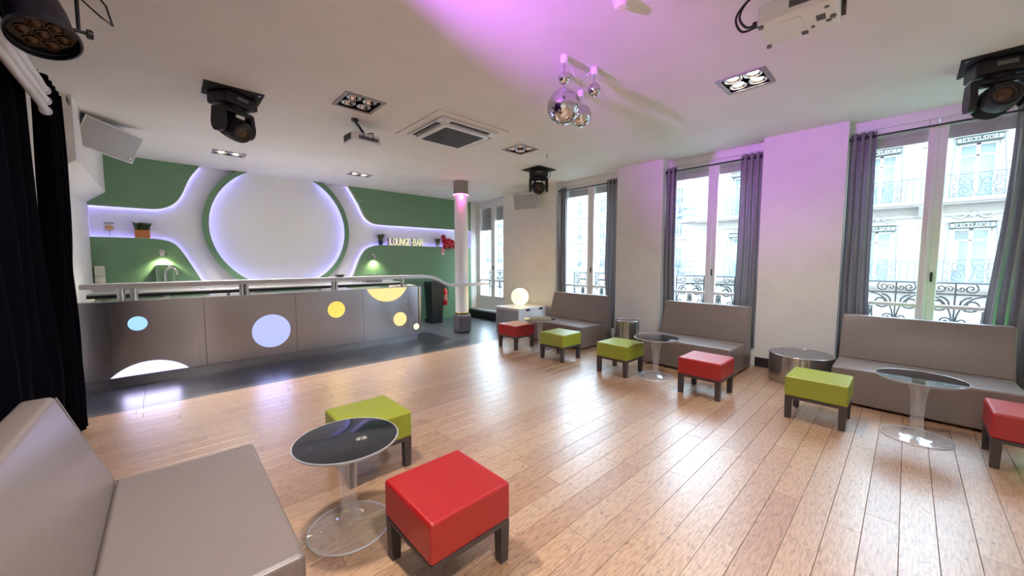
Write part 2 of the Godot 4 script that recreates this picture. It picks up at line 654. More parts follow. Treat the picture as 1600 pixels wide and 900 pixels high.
func build_shell() -> void:
	var holes := []
	for l in LAMPS:
		holes.append(Rect2(l[0] - l[2] / 2 + 0.03, l[1] - l[3] / 2 + 0.03, l[2] - 0.06, l[3] - 0.06))
	var ce := setting("ceiling")
	part("ceiling_slab", g().plate(1, Vector2(-1.0, -4.75), Vector2(6.5, 3.7), CEIL, CEIL + 0.35, holes), M.ceiling_paint, ce)
	var cs := setting("ceiling_bar")
	part("ceiling_slope", g().plate(1, Vector2(-1.0, -8.5), Vector2(6.5, -4.75), CEIL, CEIL + 0.35, holes, drop, [-6.4]), M.ceiling_paint, cs)
	part("access_panel", g().span(Vector3(4.20, 3.105, -7.8), Vector3(4.9, 3.117, -6.95)), M.ceiling_paint, cs)
	var wr := setting("wall_right")
	holes = []
	for o in OPENINGS:
		holes.append(Rect2(o[0], o[2], o[1] - o[0], 5.0))
	part("plaster", g().plate(0, Vector2(-8.5, -0.3), Vector2(3.7, 3.5), XW, XW + 0.36, holes), M.wall_paint, wr)
	var wl := setting("wall_left")
	part("plaster", g().span(Vector3(-1.0, -0.3, -8.5), Vector3(-0.85, 3.5, 3.7)), M.wall_paint, wl)
	var prof := PackedVector2Array([Vector2(-0.86, 2.30), Vector2(-0.80, 2.36), Vector2(-0.61, 2.52), Vector2(-0.61, 3.24), Vector2(-0.86, 3.24)])
	part("duct_casing", g().extrude(prof, -8.32, -5.78), M.wall_paint, wl)
	part("wall_return", g().span(Vector3(-0.85, 0, -8.32), Vector3(-0.80, 2.36, -6.1)), M.wall_paint, wl)
	var wf := setting("wall_front")
	part("plaster", g().span(Vector3(-1.0, -0.3, 3.5), Vector3(6.5, 3.5, 3.7)), M.wall_paint, wf)
	# bar wall: plaster, raised green panels with light behind their edges, a ring and a screen disc
	var wb := setting("wall_back")
	part("plaster", g().span(Vector3(-1.0, -0.3, -8.5), Vector3(6.5, 3.5, ZB)), M.white_lacquer, wb)
	var top := 3.16
	var ul := curve([[-0.80, 2.32], [-0.25, 2.32], [-0.03, 2.335], [0.125, 2.42], [0.234, 2.577], [0.342, 2.85], [0.45, 3.03], [0.56, top]])
	var ll := curve([[-0.80, 1.855], [-0.25, 1.855], [-0.05, 1.845], [0.095, 1.795], [0.19, 1.68], [0.313, 1.423], [0.41, 1.205], [0.52, 0.95]])
	var ur := curve([[2.84, top], [2.93, 3.03], [3.106, 2.742], [3.236, 2.47], [3.40, 2.345], [3.62, 2.32], [4.0, 2.32], [6.12, 2.32]])
	var lr := curve([[2.84, 0.95], [2.96, 1.20], [3.098, 1.54], [3.244, 1.752], [3.433, 1.838], [3.65, 1.86], [4.0, 1.86], [6.12, 1.86]])
	for d in [[ul, [Vector2(-0.80, top)]], [ll, [Vector2(0.52, 0.0), Vector2(-0.80, 0.0)]], [ur, [Vector2(6.12, top)]], [lr, [Vector2(6.12, 0.0), Vector2(2.84, 0.0)]]]:
		var poly := PackedVector2Array(d[0])
		poly.append_array(PackedVector2Array(d[1]))
		part("green_panel", g().extrude(poly, ZB + 0.04, ZP), M.green_paint, wb)
		var path := []
		for q in d[0]:
			path.append(Vector3(q.x, q.y, 0))
		# light strip tucked in behind the edge, white edging in front of it
		var off := offset(d[0], -0.02, Vector2(1.68, 2.1))
		var strip := []
		for q in off:
			strip.append(Vector3(q.x, q.y, ZB + 0.02))
		part("led_strip", g().tube(strip, 0.006, 4), M.led_violet, wb)
		part("edging", ribbon(d[0], 0.004, ZB + 0.045, ZP + 0.002, Vector2(1.68, 2.1)), M.white_lacquer, wb)
	var c := Vector3(1.68, 2.11, 0)
	var c2 := Vector2(1.68, 2.11)
	var ring_out := []
	var ring_in := []
	var pts := 96
	for k in pts + 1:
		var a := TAU * k / pts
		ring_out.append(Vector2(1.68 + 1.205 * cos(a), 2.11 + 1.205 * sin(a)))
		ring_in.append(Vector2(1.68 + 1.115 * cos(a), 2.11 + 1.115 * sin(a)))
	var ring := g()
	for k in pts:
		# stop where the ring meets the ceiling; a thin front lip stands off the wall on a rim set back from its edges
		if minf(ring_in[k].y, ring_in[k + 1].y) > 3.1:
			continue
		var z1 := ZP + 0.02
		var z0 := ZP
		var f := func(p: Vector2, z: float) -> Vector3: return Vector3(p.x, minf(p.y, 3.12), z)
		var r0: Vector2 = c2 + (ring_out[k] - c2) * 0.975
		var r1: Vector2 = c2 + (ring_out[k + 1] - c2) * 0.975
		ring.quad(f.call(ring_in[k], z1), f.call(ring_out[k], z1), f.call(ring_out[k + 1], z1), f.call(ring_in[k + 1], z1))
		ring.quad(f.call(ring_out[k], z0), f.call(ring_in[k], z0), f.call(ring_in[k + 1], z0), f.call(ring_out[k + 1], z0))
		ring.quad(f.call(ring_out[k], z0), f.call(ring_out[k + 1], z0), f.call(ring_out[k + 1], z1), f.call(ring_out[k], z1))
		ring.quad(f.call(ring_in[k + 1], z0), f.call(ring_in[k], z0), f.call(ring_in[k], z1), f.call(ring_in[k + 1], z1))
		ring.quad(f.call(r0, ZB), f.call(r1, ZB), f.call(r1, z0), f.call(r0, z0))
	part("green_ring", ring, M.green_paint, wb)
	var strip := []
	for k in range(-22, 119):
		var a := PI / 2 + 0.62 + (TAU - 1.24) * (k + 22) / 140.0
		strip.append(Vector3(1.68 + 1.135 * cos(a), 2.11 + 1.135 * sin(a), ZB + 0.085))
	part("led_strip", g().tube(strip, 0.006, 4), M.led_violet, wb)
	var disc := PackedVector2Array()
	for k in 96:
		var a := TAU * k / 96
		disc.append(Vector2(1.68 + 1.08 * cos(a), minf(2.11 + 1.08 * sin(a), 3.11)))
	part("screen_disc", g().extrude(disc, ZB, ZB + 0.008), M.screen_white, wb)
	# dark skirting between the windows
	for b in [["baseboard_right", -6.82, -5.20], ["baseboard_2", -3.70, -2.885], ["baseboard_3", -1.43, -0.595]]:
		var bb := setting(b[0])
		part("skirting", g().span(Vector3(6.095, 0, b[1]), Vector3(6.12, 0.13, b[2])), M.plinth_black, bb)


# smooth line through points (Catmull-Rom)
func curve(p: Array, fine := 8) -> Array:
	var out := []
	for k in p.size() - 1:
		var q := []
		for j in [-1, 0, 1, 2]:
			var s: Array = p[clampi(k + j, 0, p.size() - 1)]
			q.append(Vector2(s[0], s[1]))
		for s in fine:
			out.append(q[1].cubic_interpolate(q[2], q[0], q[3], float(s) / fine))
	out.append(Vector2(p[-1][0], p[-1][1]))
	return out


func offset(p: Array, d: float, towards: Vector2) -> Array:
	var out := []
	for k in p.size():
		var e: Vector2 = (p[mini(k + 1, p.size() - 1)] - p[maxi(k - 1, 0)]).normalized()
		var nn := Vector2(-e.y, e.x)
		out.append([p[k], nn])
	# all normals to the side that the middle of the line shows to the given point
	var mid: Array = out[out.size() / 2]
	var s := 1.0 if mid[1].dot(towards - mid[0]) > 0 else -1.0
	var pts := []
	for o in out:
		pts.append(o[0] + o[1] * d * s)
	return pts


func ribbon(p: Array, d: float, z0: float, z1: float, towards: Vector2) -> G:
	var q := offset(p, d, towards)
	var poly := PackedVector2Array(p)
	q.reverse()
	poly.append_array(PackedVector2Array(q))
	return g().extrude(poly, z0, z1)


func build_window(n: int, z0: float, z1: float, sill: float) -> void:
	var w := setting("window_%d" % n)
	var x := 6.37
	var top := 3.19 + drop((z0 + z1) / 2) + 0.02
	var gt := top - 0.19           # top of the glass
	var mid := (z0 + z1) / 2
	var tr := 0.985
	var f := func(called: String, ya: float, yb: float, za: float, zb: float, dx := 0.06, parent: Node = w) -> void:
		part(called, g().rbox(Vector3(x, (ya + yb) / 2, (za + zb) / 2), Vector3(dx, yb - ya, zb - za), 0.008, 1), M.trim_white, parent)
	f.call("frame_head", gt + 0.06, top, z0, z1, 0.09)
	f.call("frame_jamb", sill, gt + 0.06, z0, z0 + 0.05, 0.09)
	f.call("frame_jamb", sill, gt + 0.06, z1 - 0.05, z1, 0.09)
	f.call("frame_sill", sill, sill + 0.06, z0 + 0.05, z1 - 0.05, 0.09)
	for s in [[z0 + 0.05, mid - 0.004], [mid + 0.004, z1 - 0.05]]:
		var left: bool = s[0] < mid - 0.2
		var a: float = s[0]
		var b: float = s[1]
		var casement := Node3D.new()
		casement.name = "casement"
		w.add_child(casement, true)
		f.call("stile", sill + 0.06, gt + 0.06, a, a + 0.07, 0.055, casement)
		f.call("stile", sill + 0.06, gt + 0.06, b - 0.07, b, 0.055, casement)
		f.call("rail", gt - 0.01, gt + 0.06, a + 0.07, b - 0.07, 0.055, casement)
		f.call("rail", tr - 0.02, tr + 0.02, a + 0.07, b - 0.07, 0.055, casement)
		f.call("rail", sill + 0.06, sill + 0.14, a + 0.07, b - 0.07, 0.055, casement)
		f.call("rail", 0.50, 0.56, a + 0.07, b - 0.07, 0.055, casement)
		part("panel", g().span(Vector3(x - 0.012, sill + 0.14, a + 0.07), Vector3(x + 0.012, 0.50, b - 0.07)), M.trim_white, casement)
		part("panel_moulding", g().rbox(Vector3(x - 0.016, (sill + 0.64) / 2, (a + b) / 2), Vector3(0.014, 0.36 - sill * 0.5, b - a - 0.24), 0.006, 1), M.trim_white, casement)
		part("pane", g().span(Vector3(x - 0.003, tr + 0.02, a + 0.07), Vector3(x + 0.003, gt - 0.01, b - 0.07)), M.window_glass, casement)
		part("pane", g().span(Vector3(x - 0.003, 0.56, a + 0.07), Vector3(x + 0.003, tr - 0.02, b - 0.07)), M.window_glass, casement)
		part("blind", g().span(Vector3(x + 0.06, gt - (0.16 if n > 1 else (0.6 if left else 0.36)), a + 0.02), Vector3(x + 0.075, gt + 0.05, b - 0.02)), M.blind_grey, casement)
	part("handle", g().rbox(Vector3(x - 0.045, 1.32, mid + 0.03), Vector3(0.016, 0.11, 0.022), 0.006, 1).cyl(Vector3(x - 0.03, 1.32, mid + 0.03), Vector3(x - 0.075, 1.32, mid + 0.03), 0.009, 8), M.iron_dark, w)
	part("meeting_bead", g().rbox(Vector3(x - 0.034, (sill + gt) / 2, mid - 0.012), Vector3(0.016, gt - sill, 0.03), 0.006, 1), M.trim_white, w)


func spiral(c: Vector2, r: float, turns: float, start: float, way: float, x: float) -> Array:
	var p := []
	var m := int(turns * 12)
	for k in m + 1:
		var s := float(k) / m
		var a := start + way * TAU * turns * s
		var q := r * (1.0 - 0.85 * s)
		p.append(Vector3(x, c.y + sin(a) * q, c.x + cos(a) * q))
	return p


func build_railing(z0: float, z1: float, label: String) -> void:
	var x := 6.78
	var r := thing("balcony_railing", label, "railing", Vector3(x, 0.14, (z0 + z1) / 2), 0, "iron railings outside the room's windows")
	var l := z1 - z0
	part("stone_ledge", g().span(Vector3(-0.30, -0.22, -l / 2), Vector3(0.12, 0.0, l / 2)), M.limestone, r)
	part("handrail", g().rbox(Vector3(0, 1.10, 0), Vector3(0.05, 0.025, l), 0.008, 1), M.iron_grey, r)
	part("rail", g().span(Vector3(-0.01, 0.955, -l / 2), Vector3(0.01, 0.975, l / 2)), M.iron_dark, r)
	part("rail", g().span(Vector3(-0.01, 0.06, -l / 2), Vector3(0.01, 0.08, l / 2)), M.iron_dark, r)
	var bays := 3
	var w := l / bays
	for k in bays + 1:
		part("baluster", g().span(Vector3(-0.008, 0.0, -l / 2 + k * w - 0.008), Vector3(0.008, 1.09, -l / 2 + k * w + 0.008)), M.iron_dark, r)
	var shapes := []
	for s in [-1.0, 1.0]:
		shapes.append(g().tube(spiral(Vector2(s * w * 0.24, 0.84), w * 0.20, 1.6, PI / 2, -s, 0), 0.011, 5).mesh())
		shapes.append(g().tube(spiral(Vector2(s * w * 0.26, 1.035), w * 0.12, 1.4, PI / 2 + s * 0.6, s, 0), 0.008, 5).mesh())
		var leg := []
		for q in 9:
			var u := q / 8.0
			leg.append(Vector3(0, 0.78 - 0.68 * u, s * w * (0.06 + 0.36 * u * u)))
		shapes.append(g().tube(leg, 0.010, 5).mesh())
		shapes.append(g().tube(spiral(Vector2(s * w * 0.22, 0.30), w * 0.17, 1.5, -PI / 2, s, 0), 0.010, 5).mesh())
	for s in [-1.0, 1.0]:
		var arch := []
		for q in 11:
			var u := q / 10.0
			arch.append(Vector3(0, 0.62 + 0.33 * sin(PI / 2 * u), s * w * (0.47 - 0.44 * (1.0 - cos(PI / 2 * u)))))
		shapes.append(g().tube(arch, 0.009, 5).mesh())
		shapes.append(g().tube(spiral(Vector2(s * w * 0.36, 0.64), w * 0.11, 1.4, 0, s, 0), 0.009, 5).mesh())
		shapes.append(g().tube(spiral(Vector2(s * w * 0.11, 0.55), w * 0.09, 1.4, PI, -s, 0), 0.008, 5).mesh())
		shapes.append(g().tube(spiral(Vector2(s * w * 0.41, 1.03), w * 0.07, 1.3, PI, -s, 0), 0.007, 5).mesh())
	var bud := g().lathe([Vector2(0, -0.09), Vector2(0.018, -0.04), Vector2(0.03, 0.0), Vector2(0.012, 0.05), Vector2(0.02, 0.07), Vector2(0, 0.1)], 8, Vector3(0, 0.70, 0)).mesh()
	for k in bays:
		var zc := -l / 2 + (k + 0.5) * w
		for sh in shapes:
			part("scroll", sh, M.iron_dark, r, Vector3(0, 0, zc))
		part("finial", bud, M.iron_dark, r, Vector3(0, 0, zc))


# curtain: gathered cloth hanging from rings; edges given at the top and at the bottom
func curtain_shape(top: Vector2, bottom: Vector2, y0: float, y1: float, depth: float, folds: float, seed_: int, pinch := 0.0) -> G:
	rng.seed = seed_
	var ph := [rng.randf() * TAU, rng.randf() * TAU, rng.randf() * TAU]
	var rows := []
	var nv := 26
	var nu := int(folds * 12)
	for i in nv + 1:
		var v := float(i) / nv          # 0 at the top
		var y := lerpf(y1, y0, v)
		var e := smoothstep(0.0, 1.0, v)
		var a := lerpf(top.x, bottom.x, e)
		var b := lerpf(top.y, bottom.y, e)
		if pinch > 0.0:
			var k := exp(-pow((v - 0.78) / 0.10, 2.0)) * pinch
			var c := (a + b) / 2
			a = lerpf(a, c, k * 0.5)
			b = lerpf(b, c, k * 0.5)
		var line := []
		for j in nu + 1:
			var u := float(j) / nu
			var bend := 0.05 * sin(v * 4.0 + ph[0]) + 0.03 * sin(v * 9.0 + ph[1])
			var wave := sin((u * folds + bend) * TAU + ph[2] * 0.2)
			var wave2 := sin((u * folds * 2.3 - v * 1.5) * TAU + ph[1])
			var d := depth * (wave * (0.75 + 0.25 * v) + 0.28 * wave2 * v)
			var z := lerpf(a, b, u) + 0.25 * (b - a) / folds * sin((u * folds + 0.25 + bend) * TAU * 2.0) * 0.35
			line.append(Vector3(d, y, z))
		rows.append(line)
	return g().grid(rows)


func build_curtains() -> void:
	var x := 6.225
	var list := [
		[Vector2(-5.17, -4.985), Vector2(-5.175, -4.96), 2.6, 0, "grey satin curtain left of the window behind the far sofa"],
		[Vector2(-4.02, -3.745), Vector2(-4.05, -3.73), 3.4, 0.5, "grey satin curtain right of the far sofa, bunched low"],
		[Vector2(-2.855, -2.67), Vector2(-2.86, -2.655), 2.6, 0, "grey satin curtain left of the window behind the middle sofa"],
		[Vector2(-1.745, -1.465), Vector2(-1.77, -1.46), 3.6, 0, "grey satin curtain lit violet, right of the middle sofa"],
		[Vector2(-0.565, -0.335), Vector2(-0.57, -0.305), 3.4, 0, "grey satin curtain left of the large window, beside the violet wall"],
		[Vector2(0.665, 0.875), Vector2(0.55, 0.875), 3.6, 0, "grey satin curtain with a green sheen at the right edge"],
	]
	for k in list.size():
		var d: Array = list[k]
		var top: float = 2.98 + (drop(-4.6) if k < 2 else 0.0)
		var t := thing("grey_curtain", d[4], "curtain", Vector3(x, 0.21, (d[0].x + d[0].y) / 2), 0, "grey curtains at the street windows")
		var c := Vector2.ONE * t.position.z
		part("cloth", curtain_shape(d[0] - c, d[1] - c, 0.005, top + 0.06 - 0.21, 0.034, d[2], 60 + k, d[3]), M.grey_satin, t)
		for q in int(d[2]) + 1:
			var ring := []
			for s in 14:
				ring.append(Vector3(cos(TAU * s / 14) * 0.026, sin(TAU * s / 14) * 0.026, 0))
			var zz: float = lerpf(d[0].x, d[0].y, (q + 0.5) / (int(d[2]) + 1.0)) - t.position.z
			part("eyelet", g().tube(ring, 0.005, 5, true), M.iron_dark, t, Vector3(0, top - 0.21, zz))
	for k in 3:
		var o: Array = OPENINGS[k + 1]
		var rod := thing("curtain_rod", ["thin black curtain rod across the far sofa's window", "thin black curtain rod across the middle sofa's window", "thin black curtain rod across the large right window"][k], "curtain rod", Vector3(x, 2.98, (o[0] + o[1]) / 2), 0, "curtain rods")
		var l: float = o[1] - o[0]
		part("rod", g().cyl(Vector3(0, 0, -l / 2), Vector3(0, 0, l / 2), 0.011, 10), M.iron_dark, rod)
		for s in [-1.0, 1.0]:
			part("end_cap", g().cyl(Vector3(0, 0, s * l / 2), Vector3(0, 0, s * (l / 2 - 0.012)), 0.022, 12), M.iron_dark, rod)
	# black stage curtains along the left wall
	var b := [
		[Vector2(-5.32, -4.68), Vector2(-5.00, -4.50), 0.06, 5.0, -0.66, "black curtain panel nearer the counter, hung on the left wall"],
		[Vector2(-4.02, -1.2), Vector2(-4.30, -1.2), 0.075, 9.0, -0.68, "wide black curtain panel behind the near sofa at left edge"],
	]
	for k in 2:
		var d: Array = b[k]
		var t := thing("black_curtain", d[5], "curtain", Vector3(d[4], 0, (d[0].x + d[0].y) / 2), 0, "black curtains on the left wall")
		var c := Vector2.ONE * t.position.z
		part("cloth", curtain_shape(d[0] - c, d[1] - c, 0.015, 2.98, d[2], d[3], 80 + k), M.black_velvet, t)
	var tr := thing("curtain_track", "white tubes under the ceiling at the left wall, before the black curtains", "tubes", Vector3(-0.56, 2.61, -3.0))
	for k in 3:
		var yy := -0.055 + 0.05 * k
		var e := -1.14 + 0.07 * k
		part("tube", g().tube([Vector3(0.01 * k, yy, 0.62), Vector3(0.01 * k, yy, e + 0.15), Vector3(0.01 * k, yy - 0.01, e)], 0.023, 10), M.white_plastic, tr)
		part("end_ring", g().cyl(Vector3(0.01 * k, yy - 0.01, e), Vector3(0.01 * k, yy - 0.012, e - 0.015), 0.031, 16), M.white_plastic, tr)
	for k in 3:
		part("hanger", g().span(Vector3(-0.012, -0.08, 0.5 - 0.6 * k), Vector3(0.012, 0.58, 0.52 - 0.6 * k)), M.white_plastic, tr)
	part("tag", g().span(Vector3(0.03, 0.10, -0.50), Vector3(0.04, 0.20, -0.44)), M.yellow_tag, tr, Vector3.ZERO, "bright yellow tag")


# ---------------------------------------------------------------- furniture
func round_corners(p: Array, r: Array, fine := 5) -> PackedVector2Array:
	var out := PackedVector2Array()
	var m := p.size()
	for k in m:
		var a: Vector2 = p[k]
		var u: Vector2 = (p[(k - 1 + m) % m] - a).normalized()
		var w: Vector2 = (p[(k + 1) % m] - a).normalized()
		var q: float = r[k]
		if q <= 0:
			out.append(a)
			continue
		for s in fine + 1:
			var f := float(s) / fine
			var b0 := a + u * q
			var b1 := a + w * q
			out.append(b0.lerp(a, f).lerp(a.lerp(b1, f), f))
	return out


# bench sofa; its front looks along +x, its length lies along z
func make_sofa(label: String, at: Vector3, turn: float, l: float, depth := 0.58) -> void:
	var t := thing("bench_sofa", label, "sofa", at, turn, "taupe bench sofas")
	var h := l / 2
	var back := round_corners([Vector2(0, 0.02), Vector2(0.305, 0.02), Vector2(0.305, 0.39), Vector2(0.135, 0.87), Vector2(0.03, 0.87)], [0.0, 0.0, 0.0, 0.02, 0.03])
	var b := g()
	b.extrude(back, -h + 0.012, h - 0.012, true)
	# softened ends: a second, slightly smaller slice at each end
	var inner := PackedVector2Array()
	for p in back:
		inner.append(Vector2(0.15, 0.44) + (p - Vector2(0.15, 0.44)) * 0.975)
	b.extrude(inner, -h, h, true)
	part("backrest", b, M.taupe_hide, t)
	var s := g().rbox(Vector3(0.305 + depth / 2, 0.205, 0), Vector3(depth, 0.37, l), 0.022)
	var seat := part("seat", s, M.taupe_hide, t)
	for z in [-1.0, 1.0]:
		part("piping", g().tube([Vector3(0.31, 0.388, z * (h - 0.018)), Vector3(0.305 + depth - 0.02, 0.388, z * (h - 0.018))], 0.004, 6), M.taupe_hide, seat)
		part("piping", g().tube([Vector3(0.300, 0.395, z * (h - 0.006)), Vector3(0.14, 0.862, z * (h - 0.006))], 0.004, 6), M.taupe_hide, t)
	part("seam", g().tube([Vector3(0.302, 0.393, -h + 0.01), Vector3(0.302, 0.393, h - 0.01)], 0.005, 6), M.seam_dark, t)
	for z in [-1.0, 1.0]:
		for x in [0.06, 0.24 + depth]:
			part("foot", g().cyl(Vector3(x, 0, z * (h - 0.08)), Vector3(x, 0.03, z * (h - 0.08)), 0.025, 10), M.black_plastic, t)


func make_ottoman(label: String, hide: String, x: float, z: float, w := 0.455) -> void:
	var t := thing("ottoman", label, "ottoman", Vector3(x, 0, z), 0, "leatherette ottomans")
	var h := w / 2
	part("cushion", g().rbox(Vector3(0, 0.315, 0), Vector3(w, 0.19, w), 0.018, 3), M[hide], t)
	part("apron", g().rbox(Vector3(0, 0.208, 0), Vector3(w - 0.008, 0.026, w - 0.008), 0.004, 1), M.leg_wood, t)
	for sx in [-1, 1]:
		for sz in [-1, 1]:
			var leg := g()
			var o := Vector3(sx * (h - 0.032), 0, sz * (h - 0.032))
			var a := 0.023
			var b := 0.027
			var lo := []
			var hi := []
			for q in [[-1, 1], [1, 1], [1, -1], [-1, -1]]:
				lo.append(o + Vector3(q[0] * a, 0, q[1] * a))
				hi.append(o + Vector3(q[0] * b, 0.20, q[1] * b))
			for k in 4:
				leg.quad(lo[k], lo[(k + 1) % 4], hi[(k + 1) % 4], hi[k])
			leg.quad(lo[3], lo[2], lo[1], lo[0])
			leg.quad(hi[0], hi[1], hi[2], hi[3])
			part("leg", leg, M.leg_wood, t)
	# stitched seams on the cushion's upright corners and round its top
	var loop := []
	var e := h - 0.006
	for q in [[-1, 1], [1, 1], [1, -1], [-1, -1]]:
		var c := Vector3(q[0] * e, 0.385, q[1] * e)
		loop.append(c - Vector3(q[0] * 0.0, 0, q[1] * 0.0))
	for k in 4:
		var c: Vector3 = loop[k]
		part("seam", g().tube([Vector3(c.x * 0.988, 0.225, c.z * 0.988), Vector3(c.x * 0.988, 0.382, c.z * 0.988)], 0.003, 5), M[hide], t)


func make_table(label: String, x: float, z: float, top := "top_glass") -> void:
	var t := thing("pedestal_table", label, "table", Vector3(x, 0, z), 0, "clear pedestal tables")
	var prof := [Vector2(0.0, 0.0), Vector2(0.212, 0.0), Vector2(0.217, 0.006), Vector2(0.214, 0.014), Vector2(0.15, 0.021), Vector2(0.09, 0.03), Vector2(0.058, 0.045)]
	part("base", g().lathe(prof, 48), M.clear_acrylic, t)
	var hoop := []
	for k in 48:
		hoop.append(Vector3(cos(TAU * k / 48) * 0.213, 0.008, sin(TAU * k / 48) * 0.213))
	part("base_rim", g().tube(hoop, 0.006, 8, true), M.rim_acrylic, t)
	prof = [Vector2(0.058, 0.045), Vector2(0.046, 0.07), Vector2(0.041, 0.12), Vector2(0.042, 0.22), Vector2(0.048, 0.33), Vector2(0.060, 0.42), Vector2(0.078, 0.475), Vector2(0.098, 0.503)]
	var st := g().lathe(prof, 32)
	var inner := []
	for p in prof:
		inner.append(Vector2(p.x - 0.007, p.y))
	inner.reverse()
	st.lathe(inner, 32)
	part("stem", st, M.clear_acrylic, t)
	part("rim", g().lathe([Vector2(0.0, 0.500), Vector2(0.255, 0.500), Vector2(0.268, 0.506), Vector2(0.272, 0.514), Vector2(0.272, 0.519), Vector2(0.268, 0.522), Vector2(0.264, 0.520), Vector2(0.0, 0.508)], 64), M.rim_acrylic, t)
	part("tabletop", g().lathe([Vector2(0.0, 0.509), Vector2(0.265, 0.509), Vector2(0.265, 0.5205), Vector2(0.262, 0.521), Vector2(0.0, 0.520)], 64), M[top], t)


func make_drum(label: String, x: float, z: float, r: float, h: float) -> void:
	var t := thing("steel_drum", label, "side table", Vector3(x, 0, z), 0, "polished steel drums")
	part("shell", g().lathe([Vector2(0, 0.0), Vector2(r - 0.01, 0.0), Vector2(r, 0.01), Vector2(r, h - 0.02), Vector2(r - 0.012, h - 0.02)], 56), M.drum_steel, t)
	var ring := []
	for k in 56:
		ring.append(Vector3(cos(TAU * k / 56) * (r - 0.004), h - 0.012, sin(TAU * k / 56) * (r - 0.004)))
	part("rim", g().tube(ring, 0.008, 8, true), M.chrome, t)
	part("glass_top", g().lathe([Vector2(0, h - 0.022), Vector2(r - 0.012, h - 0.022), Vector2(r - 0.012, h - 0.012), Vector2(0, h - 0.012)], 56), M.drum_top, t)
	part("seam", g().span(Vector3(-0.004, 0.02, -r - 0.002), Vector3(0.004, h - 0.03, -r + 0.004)), M.chrome, t)


